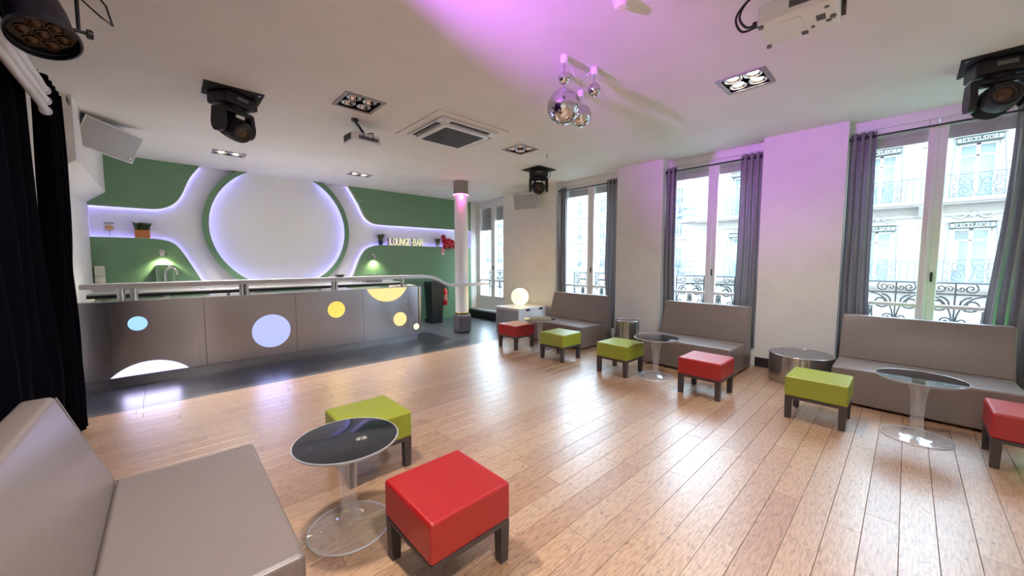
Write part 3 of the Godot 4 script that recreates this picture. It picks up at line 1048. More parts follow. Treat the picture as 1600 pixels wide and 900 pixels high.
func build_furniture() -> void:
	make_sofa("taupe bench sofa in the near left corner, cropped by the frame", Vector3(-0.55, 0, -2.10), 0, 1.19)
	make_sofa("taupe bench sofa farthest off, beside the globe lamp", Vector3(5.94, 0, -4.30), PI, 1.26, 0.62)
	make_sofa("taupe bench sofa in the middle of the window row", Vector3(5.97, 0, -2.04), PI, 1.17, 0.58)
	make_sofa("taupe bench sofa under the large right window", Vector3(6.02, 0, 0.12), PI, 1.24, 0.58)
	make_ottoman("red ottoman in the foreground, largest in view", "red_hide", 0.968, -1.512, 0.45)
	make_ottoman("lime ottoman behind the near dark round table", "lime_hide", 1.026, -2.645, 0.46)
	make_ottoman("red ottoman farthest off, in front of the white cabinet", "red_hide", 4.437, -4.64)
	make_ottoman("lime ottoman in front of the farthest sofa", "lime_hide", 4.41, -3.62)
	make_ottoman("lime ottoman in front of the small steel drum", "lime_hide", 4.44, -2.605)
	make_ottoman("red ottoman in front of the middle sofa", "red_hide", 4.448, -1.515)
	make_ottoman("lime ottoman in front of the wide steel drum", "lime_hide", 4.50, -0.52)
	make_ottoman("red ottoman cut off by the right edge of the view", "red_hide", 4.53, 0.70)
	make_table("clear pedestal table with dark top nearest the camera", 0.685, -2.075)
	make_table("clear pedestal table with dark top before the right sofa", 4.60, 0.12)
	make_table("clear pedestal table with dark top before the middle sofa", 4.57, -2.165)
	make_table("clear pedestal table with dark top reflecting yellow, farthest off", 4.58, -4.21)
	make_drum("small tall steel drum between the far and middle sofas", 5.74, -3.24, 0.20, 0.50)
	make_drum("wide low steel drum between the middle and right sofas", 5.72, -0.85, 0.33, 0.36)
	# white cabinet with a globe lamp on it
	var c := thing("white_cabinet", "white low cabinet with black handles behind the far red ottoman", "cabinet", Vector3(5.22, 0, -6.10))
	part("body", g().rbox(Vector3(0.42, 0.255, 0.36), Vector3(0.84, 0.49, 0.72), 0.008, 1), M.white_plastic, c)
	part("lid", g().rbox(Vector3(0.42, 0.51, 0.36), Vector3(0.86, 0.02, 0.74), 0.006, 1), M.white_lacquer, c)
	for x in [0.26, 0.66]:
		part("handle", g().rbox(Vector3(x, 0.478, 0.722), Vector3(0.10, 0.04, 0.02), 0.005, 1), M.black_plastic, c)
	part("front_panel", g().rbox(Vector3(-0.004, 0.25, 0.36), Vector3(0.012, 0.44, 0.66), 0.004, 1), M.grille_grey, c)
	var l := thing("globe_lamp", "glowing cream globe lamp standing on the white cabinet", "lamp", Vector3(5.58, 0.521, -5.72))
	part("base", g().lathe([Vector2(0, 0), Vector2(0.07, 0), Vector2(0.07, 0.015), Vector2(0.05, 0.022), Vector2(0, 0.022)], 24), M.white_plastic, l)
	var ball := []
	for k in 19:
		var a := -PI / 2 + PI * k / 18
		ball.append(Vector2(cos(a) * 0.19, 0.205 + sin(a) * 0.19))
	part("globe", g().lathe(ball, 36), M.globe_glow, l)
	omni(Vector3(5.58, 0.726, -5.72), Color8(255, 226, 140), 0.30, 0.19)
	# floor-standing bin beside the bar
	var b := thing("waste_bin", "tall black plastic waste bin at the bar's right end", "bin", Vector3(4.72, 0, -7.82))
	var body := g()
	var lo := [Vector3(-0.135, 0.0, 0.14), Vector3(0.135, 0.0, 0.14), Vector3(0.135, 0.0, -0.14), Vector3(-0.135, 0.0, -0.14)]
	var hi := [Vector3(-0.17, 0.90, 0.175), Vector3(0.17, 0.90, 0.175), Vector3(0.17, 0.90, -0.175), Vector3(-0.17, 0.90, -0.175)]
	for k in 4:
		body.quad(lo[k], lo[(k + 1) % 4], hi[(k + 1) % 4], hi[k])
	body.quad(lo[3], lo[2], lo[1], lo[0])
	body.quad(hi[0], hi[1], hi[2], hi[3])
	part("body", body, M.bin_black, b)
	part("rim", g().rbox(Vector3(0, 0.91, 0), Vector3(0.365, 0.04, 0.375), 0.012, 1), M.bin_black, b)
	part("lid", g(Transform3D(Basis(Vector3.RIGHT, 0.10), Vector3(0, 0.965, 0))).rbox(Vector3.ZERO, Vector3(0.36, 0.05, 0.37), 0.02, 2), M.bin_black, b)
	part("handle", g().tube([Vector3(-0.14, 0.95, -0.185), Vector3(-0.14, 0.97, -0.215), Vector3(0.14, 0.97, -0.215), Vector3(0.14, 0.95, -0.185)], 0.014, 8), M.bin_black, b)
	for s in [-1.0, 1.0]:
		part("wheel", g().cyl(Vector3(s * 0.11, 0.05, -0.155), Vector3(s * 0.15, 0.05, -0.155), 0.05, 16), M.black_matte, b)
	# fire extinguisher on the green wall
	var f := thing("fire_extinguisher", "red fire extinguisher hanging on the green wall by the bin", "extinguisher", Vector3(5.19, 0.37, ZP + 0.095))
	part("cylinder", g().lathe([Vector2(0, 0), Vector2(0.065, 0), Vector2(0.075, 0.012), Vector2(0.075, 0.35), Vector2(0.06, 0.40), Vector2(0.028, 0.425), Vector2(0.024, 0.45), Vector2(0, 0.45)], 24), M.extinguisher_red, f)
	part("label", g().lathe([Vector2(0.0755, 0.13), Vector2(0.0765, 0.131), Vector2(0.0765, 0.27), Vector2(0.0755, 0.271)], 24), M.label_print, f)
	part("valve", g().rbox(Vector3(0, 0.47, 0), Vector3(0.05, 0.045, 0.05), 0.008, 1), M.black_plastic, f)
	part("lever", g().rbox(Vector3(0, 0.50, 0.05), Vector3(0.022, 0.012, 0.13), 0.004, 1), M.black_plastic, f)
	part("hose", g().tube([Vector3(0.03, 0.47, 0), Vector3(0.09, 0.46, 0.01), Vector3(0.105, 0.36, 0.02), Vector3(0.09, 0.18, 0.02), Vector3(0.08, 0.12, 0.02)], 0.011, 8), M.black_plastic, f)
	part("bracket", g().span(Vector3(-0.02, 0.2, -0.094), Vector3(0.02, 0.36, -0.07)), M.black_plastic, f)


# ---------------------------------------------------------------- counter
func build_bar() -> void:
	var zf := -6.25
	var t := thing("bar_counter", "long brushed steel bar counter with glowing round lights", "bar counter", Vector3(-0.79, 0, zf))
	var X := func(x: float) -> float: return x + 0.79
	# steel skin in sheets; the right end turns back in a quarter round
	var seams := [-0.79, 0.33, 1.39, 2.40]
	for k in 3:
		part("steel_sheet", g().rbox(Vector3(X.call((seams[k] + seams[k + 1]) / 2), 0.577, -0.01), Vector3(seams[k + 1] - seams[k] - 0.003, 0.895, 0.02), 0.002, 1), M.brushed_steel, t)
	var outer := PackedVector2Array([Vector2(X.call(2.4015), 0.0)])
	var r := 0.16
	for k in 13:
		var a := PI / 2 * k / 12
		outer.append(Vector2(X.call(3.56) - r + r * sin(a), r - r * cos(a)))
	outer.append(Vector2(X.call(3.56), 0.75))
	var inn := PackedVector2Array()
	for k in range(outer.size() - 1, -1, -1):
		var p := outer[k]
		var nrm := Vector2(0, 1)
		if k >= 1:
			var a := PI / 2 * clampf((k - 1) / 12.0, 0, 1)
			nrm = Vector2(-sin(a), cos(a))
		inn.append(p + nrm * 0.02)
	outer.append_array(inn)
	# lay the outline flat: x, depth -> x, z
	var turn := Transform3D(Basis(Vector3(1, 0, 0), Vector3(0, 0, -1), Vector3(0, 1, 0)), Vector3.ZERO)
	part("steel_sheet", g(turn).extrude(outer, 0.13, 1.0245, true), M.brushed_steel, t)
	part("carcass", g().span(Vector3(0.01, 0.12, -0.60), Vector3(X.call(3.38), 0.94, -0.025)), M.grey_plastic, t)
	part("top_edge", g().rbox(Vector3(X.call(1.30), 1.026, -0.03), Vector3(4.16, 0.012, 0.06), 0.003, 1), M.satin_steel, t)
	part("kick_board", g().span(Vector3(0.01, 0.0, -0.62), Vector3(X.call(3.45), 0.125, -0.10)), M.brushed_steel, t)
	# glowing discs
	var discs := [[-0.285, 0.755, 0.085, "disc_cyan"], [1.07, 0.49, 0.238, "disc_blue"], [1.967, 0.72, 0.132, "disc_yellow"], [3.055, 0.448, 0.126, "disc_peach"], [3.378, 0.273, 0.056, "disc_pale"]]
	for d in discs:
		var poly := PackedVector2Array()
		for k in 48:
			poly.append(Vector2(X.call(d[0]) + cos(TAU * k / 48) * d[2], d[1] + sin(TAU * k / 48) * d[2]))
		part("light_disc", g().extrude(poly, -0.001, 0.003), M[d[3]], t)
	var arc := PackedVector2Array()
	for k in 33:
		var a := asin(0.345 / 0.465) * (1.0 - 2.0 * k / 32)
		arc.append(Vector2(X.call(-0.196) + 0.465 * sin(a), 0.288 - 0.465 + 0.465 * cos(a)))
	part("light_disc", g().extrude(arc, -0.001, 0.003), M.disc_white, t)
	arc = PackedVector2Array()
	for k in 33:
		var a := asin(0.365 / 0.40) * (1.0 - 2.0 * k / 32)
		arc.append(Vector2(X.call(2.83) + 0.40 * sin(a), 0.785 + 0.40 - 0.40 * cos(a)))
	part("light_disc", g().extrude(arc, -0.001, 0.003), M.disc_peach, t)
	for d in [[1.07, 0.49, Color8(166, 176, 250), 0.10, 0.42], [-0.196, 0.21, Color8(214, 210, 255), 0.10, 0.5], [2.83, 0.9, Color8(246, 206, 136), 0.05, 0.4], [1.967, 0.72, Color8(236, 206, 96), 0.03, 0.25]]:
		var al := AreaLight3D.new()
		al.name = "counter_disc_light"
		al.light_color = d[2]
		al.light_energy = d[3]
		al.area_size = Vector2(d[4], minf(d[4], 0.16 if d[1] < 0.3 else d[4]))
		al.area_range = 12.0
		al.shadow_enabled = true
		add_child(al, true)
		al.position = Vector3(d[0], d[1], zf + 0.02)
		al.rotation.y = PI
	# raised rail on steel posts; past the counter it swings down to a ledge
	var rail := thing("bar_rail", "grey raised bar rail that dips to a ledge by the column", "bar rail", Vector3(-0.79, 1.03, -6.18))
	var line := curve([[-0.70, 0.185], [0.5, 0.185], [2.0, 0.185], [3.3, 0.185], [3.55, 0.178], [3.72, 0.135], [3.88, 0.055], [4.0, 0.008], [4.15, -0.01], [4.5, -0.012], [5.0, -0.012]], 6)
	var plank := PackedVector2Array()
	var under := []
	for p in line:
		plank.append(Vector2(p.x + 0.79, p.y + 0.027))
		under.append(Vector2(p.x + 0.79, p.y - 0.027))
	under.reverse()
	plank.append_array(PackedVector2Array(under))
	part("shelf", g().extrude(plank, -0.028, 0.12, true), M.rail_lacquer, rail)
	var wide := PackedVector2Array([Vector2(0.09, 0.158), Vector2(4.05, 0.158), Vector2(4.05, 0.212), Vector2(0.09, 0.212)])
	part("shelf_back", g().extrude(wide, -0.14, -0.03), M.rail_lacquer, rail)
	for x in [-0.405, -0.30, 0.745, 0.80, 1.94, 1.985, 3.13]:
		part("post", g().cyl(Vector3(x + 0.79, 0.003, -0.11), Vector3(x + 0.79, 0.158, -0.11), 0.036 if x < 0 else 0.028, 18), M.satin_steel, rail)
	# service counter behind
	var s := thing("service_counter", "steel service shelf with a dark edge behind the bar", "counter", Vector3(-0.72, 0, -6.95))
	part("worktop", g().rbox(Vector3(2.05, 1.088, 0), Vector3(4.10, 0.02, 0.50), 0.004, 1), M.satin_steel, s)
	part("edge", g().span(Vector3(0, 1.042, 0.24), Vector3(4.10, 1.079, 0.262)), M.black_matte, s)
	part("splash", g().span(Vector3(0, 1.09, -0.27), Vector3(4.10, 1.13, -0.245)), M.satin_steel, s)
	for x in [0.1, 1.4, 2.7, 4.0]:
		part("leg", g().span(Vector3(x - 0.02, 0, -0.2), Vector3(x + 0.02, 1.078, -0.16)), M.satin_steel, s)
	# back counter along the wall
	var bc := thing("back_counter", "low white cupboard counter along the green bar wall", "counter", Vector3(-0.78, 0, -7.87))
	for k in 7:
		part("door", g().rbox(Vector3(0.30 + 0.6 * k, 0.46, 0.235), Vector3(0.59, 0.80, 0.02), 0.004, 1), M.white_plastic, bc)
	part("body", g().span(Vector3(0, 0.05, -0.27), Vector3(4.22, 0.88, 0.224)), M.white_plastic, bc)
	part("worktop", g().rbox(Vector3(2.11, 0.905, -0.01), Vector3(4.24, 0.04, 0.54), 0.006, 1), M.satin_steel, bc)
	var fa := thing("sink_faucet", "chrome gooseneck faucet under the left wall lamp", "faucet", Vector3(-0.02, 0.926, -8.02))
	part("base", g().lathe([Vector2(0, 0), Vector2(0.04, 0), Vector2(0.036, 0.03), Vector2(0.022, 0.05), Vector2(0, 0.05)], 18), M.chrome, fa)
	part("spout", g().tube([Vector3(0, 0.04, 0), Vector3(0, 0.36, 0), Vector3(0.015, 0.44, 0.01), Vector3(0.06, 0.475, 0.03), Vector3(0.11, 0.46, 0.05), Vector3(0.135, 0.41, 0.06), Vector3(0.137, 0.36, 0.06)], 0.018, 10), M.chrome, fa)
	part("lever", g().rbox(Vector3(-0.05, 0.075, 0), Vector3(0.08, 0.014, 0.02), 0.005, 1), M.chrome, fa)
	var sp := thing("splash_panel", "square green panel with pale edges behind the faucet", "panel", Vector3(-0.02, 1.17, ZP + 0.012))
	part("board", g().span(Vector3(-0.10, 0, -0.01), Vector3(0.10, 0.265, 0.125)), M.green_paint, sp)
	for q in [[-0.104, 0.0, -0.10, 0.27], [0.10, 0.0, 0.104, 0.27], [-0.104, 0.265, 0.104, 0.27]]:
		part("edge_strip", g().span(Vector3(q[0], q[1], -0.01), Vector3(q[2], q[3], 0.128)), M.cream_plastic, sp)
	var bx := thing("wall_box", "cream wall box with a lower dial panel at the bar's left end", "wall box", Vector3(-0.725, 1.17, ZP + 0.03))
	part("cover", g().rbox(Vector3(0, 0.185, 0), Vector3(0.105, 0.145, 0.06), 0.006, 1), M.cream_plastic, bx)
	part("lower_cover", g().rbox(Vector3(0, 0.055, 0), Vector3(0.105, 0.105, 0.06), 0.006, 1), M.cream_plastic, bx)
	part("dial", g().cyl(Vector3(0, 0.055, 0.03), Vector3(0, 0.055, 0.045), 0.022, 16), M.white_plastic, bx)
	var bowl := thing("ash_bowl", "small black bowl standing on the bar rail", "bowl", Vector3(2.04, 1.2425, -6.26))
	part("dish", g().lathe([Vector2(0, 0), Vector2(0.045, 0), Vector2(0.07, 0.02), Vector2(0.075, 0.035), Vector2(0.068, 0.035), Vector2(0.062, 0.02), Vector2(0, 0.01)], 24), M.black_plastic, bowl)
	var crate := thing("cream_crate", "small open crate with a pale rim at the bar's right end", "crate", Vector3(3.25, 0.946, -6.53))
	for q in [[-0.2, 0, 0.12, 0.2, 0.10, 0.14], [-0.2, 0, -0.14, 0.2, 0.10, -0.12], [-0.2, 0, -0.12, -0.18, 0.10, 0.12], [0.18, 0, -0.12, 0.2, 0.10, 0.12]]:
		part("side", g().span(Vector3(q[0], q[1], q[2]), Vector3(q[3], q[4], q[5])), M.cream_plastic, crate)
	part("bottom", g().span(Vector3(-0.18, 0, -0.12), Vector3(0.18, 0.01, 0.12)), M.black_matte, crate)
	for d in [[0.35, "upturned glass left on the service shelf"], [0.50, "glass beside the upturned one on the service shelf"], [2.45, "stemmed glass near the shelf's right end"]]:
		var gl := thing("bar_glass", d[1], "glass", Vector3(d[0], 1.0985, -6.87), 0, "glasses on the service shelf")
		part("bowl", g().lathe([Vector2(0, 0), Vector2(0.03, 0), Vector2(0.036, 0.05), Vector2(0.038, 0.09), Vector2(0.035, 0.09), Vector2(0.032, 0.05), Vector2(0.026, 0.006), Vector2(0, 0.006)], 18), M.clear_acrylic, gl)
	var till := thing("till_screen", "steel cash till with a pale screen behind the bar", "till", Vector3(2.86, 1.0985, -6.98))
	part("body", g().rbox(Vector3(0, 0.03, 0), Vector3(0.30, 0.06, 0.26), 0.01, 1), M.grey_plastic, till)
	part("screen", g(Transform3D(Basis(Vector3.RIGHT, -0.3), Vector3(0, 0.10, 0.02))).rbox(Vector3.ZERO, Vector3(0.22, 0.09, 0.015), 0.004, 1), M.drum_steel, till)


func make_plant(called: String, label: String, at: Vector3, pot: Material, pr: float, ph: float, leaves: int, spread: float, tall: float, seed_: int) -> void:
	var t := thing(called, label, "plant", at, 0, "plants on the bar wall shelf")
	part("pot", g().lathe([Vector2(0, 0), Vector2(pr * 0.72, 0), Vector2(pr, ph), Vector2(pr * 0.9, ph), Vector2(pr * 0.85, ph - 0.012), Vector2(0, ph - 0.012)], 20), pot, t)
	foliage(t, Vector3(0, ph - 0.01, 0), leaves, Vector2(pr * 0.5, pr * 0.5), spread, tall, seed_)


func foliage(t: Node3D, o: Vector3, leaves: int, area: Vector2, spread: float, tall: float, seed_: int) -> void:
	rng.seed = seed_
	for k in leaves:
		var a := rng.randf() * TAU
		var out := Vector3(cos(a), 0, sin(a))
		var p := o + Vector3((rng.randf() * 2 - 1) * area.x, 0, (rng.randf() * 2 - 1) * area.y)
		var l := tall * rng.randf_range(0.6, 1.0)
		var lean := spread * rng.randf_range(0.2, 1.0)
		var side := out.cross(Vector3.UP)
		if out.z < 0.0:
			out.z *= 0.15
		var leaf := g()
		var rows := []
		for s in 6:
			var u := s / 5.0
			var c := p + Vector3.UP * l * (u - 0.3 * u * u) + out * lean * u * u
			var w := 0.020 * sin(PI * minf(u * 0.9 + 0.1, 1.0)) + 0.0006
			rows.append([c - side * w, c + out * 0.003, c + side * w])
		leaf.grid(rows)
		part("leaf", leaf, M.leaf_light if k % 4 == 0 else M.leaf_green, t)


func build_shelf_things() -> void:
	var y := 1.8605
	var z := ZB + 0.07
	var sg := thing("round_sign", "clear stand with a round orange print on the left shelf", "sign", Vector3(-0.60, 1.856, z + 0.02))
	part("plate", g().span(Vector3(-0.065, 0, -0.004), Vector3(0.065, 0.24, 0.0)), M.clear_acrylic, sg)
	part("foot", g().span(Vector3(-0.07, 0, -0.02), Vector3(0.07, 0.006, 0.03)), M.white_plastic, sg)
	part("heading", g().span(Vector3(-0.05, 0.205, 0.0), Vector3(0.05, 0.222, 0.002)), M.grey_plastic, sg)
	part("round_print", g().cyl(Vector3(0, 0.145, 0.0), Vector3(0, 0.145, 0.003), 0.046, 32), M.brown_drape, sg)
	part("round_centre", g().cyl(Vector3(0, 0.145, 0.003), Vector3(0, 0.145, 0.005), 0.039, 32), M.orange_pale, sg)
	for q in [-0.016, 0.0, 0.016]:
		part("print_mark", g().span(Vector3(q - 0.005, 0.133, 0.005), Vector3(q + 0.005, 0.158, 0.0065)), M.brown_drape, sg)
	part("stem", g().span(Vector3(-0.003, 0.02, 0.0), Vector3(0.003, 0.10, 0.003)), M.grey_plastic, sg)
	var pl := thing("box_planter", "terracotta box planter with low greenery on the left shelf", "planter", Vector3(-0.25, 1.856, z + 0.005), 0, "plants on the bar wall shelf")
	var b := g()
	b.rbox(Vector3(0, 0.065, 0), Vector3(0.17, 0.13, 0.10), 0.008, 1)
	part("box", b, M.terracotta, pl)
	foliage(pl, Vector3(0, 0.125, 0), 60, Vector2(0.08, 0.035), 0.09, 0.19, 3)
	make_plant("potted_plant", "bushy plant in a dark blue pot left of the letters", Vector3(3.595, y, z + 0.02), M.pot_blue, 0.06, 0.10, 60, 0.12, 0.24, 7)
	make_plant("potted_plant", "small plant in a pale pot beside the red ornament", Vector3(5.10, y, z), M.pot_grey, 0.06, 0.08, 46, 0.12, 0.22, 8)
	# standing letters
	var sign := thing("letter_sign", "cream standing letters reading LOUNGE BAR on the right shelf", "letter sign", Vector3(3.79, y, z + 0.015))
	var font := SystemFont.new()
	font.font_names = PackedStringArray(["Droid Sans"])
	font.font_weight = 700
	var x := 0.0
	var text := "LOUNGE·BAR"
	for k in text.length():
		var tm := TextMesh.new()
		tm.font = font
		tm.text = text[k]
		tm.font_size = 64
		tm.pixel_size = 0.0038
		tm.depth = 0.05
		tm.curve_step = 2.0
		tm.horizontal_alignment = HORIZONTAL_ALIGNMENT_LEFT
		tm.vertical_alignment = VERTICAL_ALIGNMENT_BOTTOM
		var box := tm.get_aabb()
		var s := Vector3(0.088 / maxf(box.size.x, 0.001), 0.172 / maxf(box.size.y, 0.001), 1.0)
		var dot := text[k] == "·"
		if dot:
			s = Vector3(0.03 / box.size.x, 0.03 / box.size.y, 1.0)
		var o := part("letter", tm, M.letter_glow, sign)
		o.scale = s
		o.position = Vector3(x - box.position.x * s.x, (0.07 if dot else 0.004) - box.position.y * s.y, 0)
		# dark channel behind the face
		var back := part("letter_return", tm, M.grey_plastic, sign)
		back.scale = Vector3(s.x * 1.04, s.y * 1.02, 1.0)
		back.position = Vector3(x - box.position.x * s.x * 1.04 - 0.012, (0.07 if dot else 0.0) - box.position.y * s.y * 1.02, -0.012)
		x += 0.05 if dot else 0.092
	# red ornament and the extinguisher's sign
	var r := thing("red_ornament", "glossy red lobed wall ornament with pale rings beside the column", "ornament", Vector3(5.35, 1.83, ZP + 0.05))
	var lobes := [[-0.13, 0.27, 0.075], [-0.09, 0.18, 0.09], [0.02, 0.16, 0.10], [0.12, 0.13, 0.10], [0.19, 0.08, 0.085], [0.06, 0.07, 0.085], [-0.07, 0.06, 0.08]]
	var body := g()
	for l in lobes:
		var ball := []
		for k in 11:
			var a := -PI / 2 + PI * k / 10
			ball.append(Vector2(cos(a) * l[2], sin(a) * l[2]))
		body.lathe(ball, 18, Vector3(l[0], l[1], 0.0), 0.42)
	part("body", body, M.ornament_red, r)
	for l in [[-0.135, 0.275, 0.04], [0.10, 0.06, 0.045], [0.19, 0.07, 0.03], [-0.06, 0.05, 0.04], [0.0, 0.14, 0.03]]:
		var ring := []
		for k in 18:
			ring.append(Vector3(l[0] + cos(TAU * k / 18) * l[2], l[1] + sin(TAU * k / 18) * l[2], 0.042))
		part("ring", g().tube(ring, 0.006, 6, true), M.ornament_pink, r)
	var es := thing("extinguisher_sign", "small red and white sign below the red ornament", "sign", Vector3(5.225, 1.66, ZP + 0.004))
	part("plate", g().span(Vector3(-0.05, 0, -0.004), Vector3(0.05, 0.18, 0.0)), M.ornament_pink, es)
	for q in [-0.024, 0.024]:
		part("stripe", g().span(Vector3(q - 0.009, 0.03, 0.0), Vector3(q + 0.009, 0.18, 0.0015)), M.label_white, es)
		part("foot_mark", g().span(Vector3(q - 0.02, 0.0, 0.0), Vector3(q + 0.02, 0.028, 0.0015)), M.label_white, es)
	part("centre_mark", g().span(Vector3(-0.011, 0.03, 0.0), Vector3(0.011, 0.18, 0.0015)), M.ornament_red, es)
	# little wall lamps that wash the green panels
	for d in [[-0.04, 1.62, "small chrome wall lamp over the faucet", 1.0], [3.40, 1.60, "small chrome wall lamp right of the big circle", 0.55]]:
		var w := thing("wall_lamp", d[2], "lamp", Vector3(d[0], d[1], ZP), 0, "little wall lamps behind the bar")
		part("plate", g().cyl(Vector3(0, 0.03, 0.0), Vector3(0, 0.03, 0.012), 0.035, 18), M.chrome, w)
		part("arm", g().tube([Vector3(0, 0.03, 0.01), Vector3(0, 0.035, 0.06), Vector3(0, 0.015, 0.075)], 0.008, 8), M.chrome, w)
		part("shade", g().lathe([Vector2(0.04, -0.05), Vector2(0.034, -0.01), Vector2(0.02, 0.02), Vector2(0, 0.025)], 20, Vector3(0, 0, 0.075)), M.chrome, w)
		part("bulb", g().lathe([Vector2(0, -0.045), Vector2(0.03, -0.042), Vector2(0.03, -0.036), Vector2(0, -0.034)], 16, Vector3(0, 0, 0.075)), M.lamp_wall, w)
		spot(Vector3(d[0], d[1] - 0.055, ZP + 0.075), Vector3(d[0], d[1] - 1.0, ZP + 0.03), Color8(255, 248, 200), 0.42 * d[3], 68, 0.02)


# ---------------------------------------------------------------- lights
func omni(at: Vector3, c: Color, energy: float, size: float) -> void:
	var l := OmniLight3D.new()
	l.name = "lamp_light"
	l.light_color = c
	l.light_energy = energy
	l.light_size = size
	l.omni_range = 30.0
	l.omni_attenuation = 2.0
	l.shadow_enabled = true
	add_child(l, true)
	l.position = at


func spot(at: Vector3, aim: Vector3, c: Color, energy: float, angle: float, size := 0.05, blend := 1.0) -> void:
	var l := SpotLight3D.new()
	l.name = "spot_light"
	l.light_color = c
	l.light_energy = energy
	l.light_size = size
	l.spot_range = 30.0
	l.spot_attenuation = 2.0
	l.spot_angle = angle
	l.spot_angle_attenuation = blend
	l.shadow_enabled = true
	add_child(l, true)
	l.position = at
	l.look_at_from_position(at, aim, Vector3.UP if absf((aim - at).normalized().y) < 0.95 else Vector3.RIGHT)


# ---------------------------------------------------------------- ceiling things
func build_downlights() -> void:
	var names := ["unlit recessed four-lamp downlight before the small projector", "lit recessed four-lamp downlight near the right windows", "lit recessed twin downlight over the bar's left half", "lit recessed twin downlight over the bar's middle", "unlit recessed four-lamp downlight right of the air conditioner", "added fill downlight behind the viewer, unseen", "added fill downlight overhead, unseen above the view"]
	for k in LAMPS.size():
		var d: Array = LAMPS[k]
		var y := CEIL + drop(d[1])
		var t := thing("downlight", names[k], "downlight", Vector3(d[0], y, d[1]), 0, "recessed downlights")
		var w: float = d[2] / 2
		var h: float = d[3] / 2
		var fr := g().plate(1, Vector2(-w, -h), Vector2(w, h), -0.008, 0.004, [Rect2(-w + 0.035, -h + 0.035, d[2] - 0.07, d[3] - 0.07)])
		part("frame", fr, M.satin_grey, t)
		# open box above the ceiling
		var bx := g()
		var a := w - 0.031
		var b := h - 0.031
		bx.span(Vector3(-a, 0.15, -b), Vector3(a, 0.16, b))
		bx.span(Vector3(-a, -0.004, -b), Vector3(-a + 0.004, 0.15, b))
		bx.span(Vector3(a - 0.004, -0.004, -b), Vector3(a, 0.15, b))
		bx.span(Vector3(-a + 0.004, -0.004, -b), Vector3(a - 0.004, 0.15, -b + 0.004))
		bx.span(Vector3(-a + 0.004, -0.004, b - 0.004), Vector3(a - 0.004, 0.15, b))
		part("housing", bx, M.black_matte, t)
		var r := 0.068 if d[5] == 2 else 0.075
		for i in d[4]:
			for j in d[5]:
				var c := Vector3((i - (d[4] - 1) / 2.0) * (0.165 if d[5] == 2 else 0.17), 0, (j - (d[5] - 1) / 2.0) * 0.165)
				var lit: bool = d[6] == 1
				var lamp := part("lamp", g().lathe([Vector2(0.0, 0.085), Vector2(0.022, 0.082), Vector2(0.05, 0.05), Vector2(r, 0.012), Vector2(r + 0.006, 0.006), Vector2(r + 0.008, 0.014), Vector2(0.055, 0.06), Vector2(0.02, 0.095), Vector2(0, 0.097)], 24), M.chrome, t, c)
				part("bulb", g().lathe([Vector2(0, 0.014), Vector2(0.036, 0.017), Vector2(0.046, 0.028), Vector2(0.03, 0.05), Vector2(0, 0.05)] if lit else [Vector2(0, 0.02), Vector2(0.022, 0.022), Vector2(0.028, 0.03), Vector2(0.024, 0.05), Vector2(0, 0.05)], 16), M.lamp_warm if lit else M.bulb_off, lamp)
				var ring := []
				for s in 24:
					ring.append(Vector3(cos(TAU * s / 24) * (r + 0.004), 0.008, sin(TAU * s / 24) * (r + 0.004)))
				part("ring", g().tube(ring, 0.004, 5, true), M.satin_steel, lamp)
		if d[6] == 1:
			var e: float = {1: 2.2, 2: 9.0, 3: 8.0, 5: 4.2, 6: 3.4}[k]
			spot(Vector3(d[0], y - 0.012, d[1]), Vector3(d[0], 0, d[1] + (0.45 if k in [2, 3] else 0.0)), Color8(255, 250, 244), e, 48 if k in [2, 3] else 76, 0.12)


func build_air_conditioner() -> void:
	var t := thing("air_conditioner", "white square ceiling cassette air conditioner with dark grille", "air conditioner", Vector3(2.84, CEIL - 0.0015, -4.19))
	part("cover_plate", g().rbox(Vector3(0, -0.006, 0), Vector3(1.06, 0.014, 1.06), 0.004, 1), M.ceiling_paint, t)
	part("panel", g().rbox(Vector3(0, -0.030, 0), Vector3(0.86, 0.036, 0.86), 0.017, 2), M.white_plastic, t)
	var o := 0.40
	part("face", g(Transform3D(Basis(), Vector3(0, -0.058, 0))).extrude_flat_round(0.36, 0.07, 0.02), M.white_plastic, t)
	var gr := g()
	gr.span(Vector3(-0.29, -0.082, -0.29), Vector3(0.29, -0.078, 0.29))
	var grille := part("grille", gr, M.vent_dark, t)
	for k in 23:
		var p := -0.275 + 0.025 * k
		part("slat", g().span(Vector3(-0.285, -0.087, p - 0.004), Vector3(0.285, -0.082, p + 0.004)), M.grille_slat, grille)
	for s in 4:
		var b := Basis(Vector3.UP, PI / 2 * s)
		part("air_slot", g(Transform3D(b, Vector3.ZERO)).span(Vector3(-0.29, -0.052, 0.366), Vector3(0.29, -0.047, 0.420)), M.black_matte, t)
		part("louvre", g(Transform3D(b * Basis(Vector3.RIGHT, 0.35), b * Vector3(0, -0.054, 0.392))).rbox(Vector3.ZERO, Vector3(0.55, 0.004, 0.012), 0.002, 1), M.white_plastic, t)


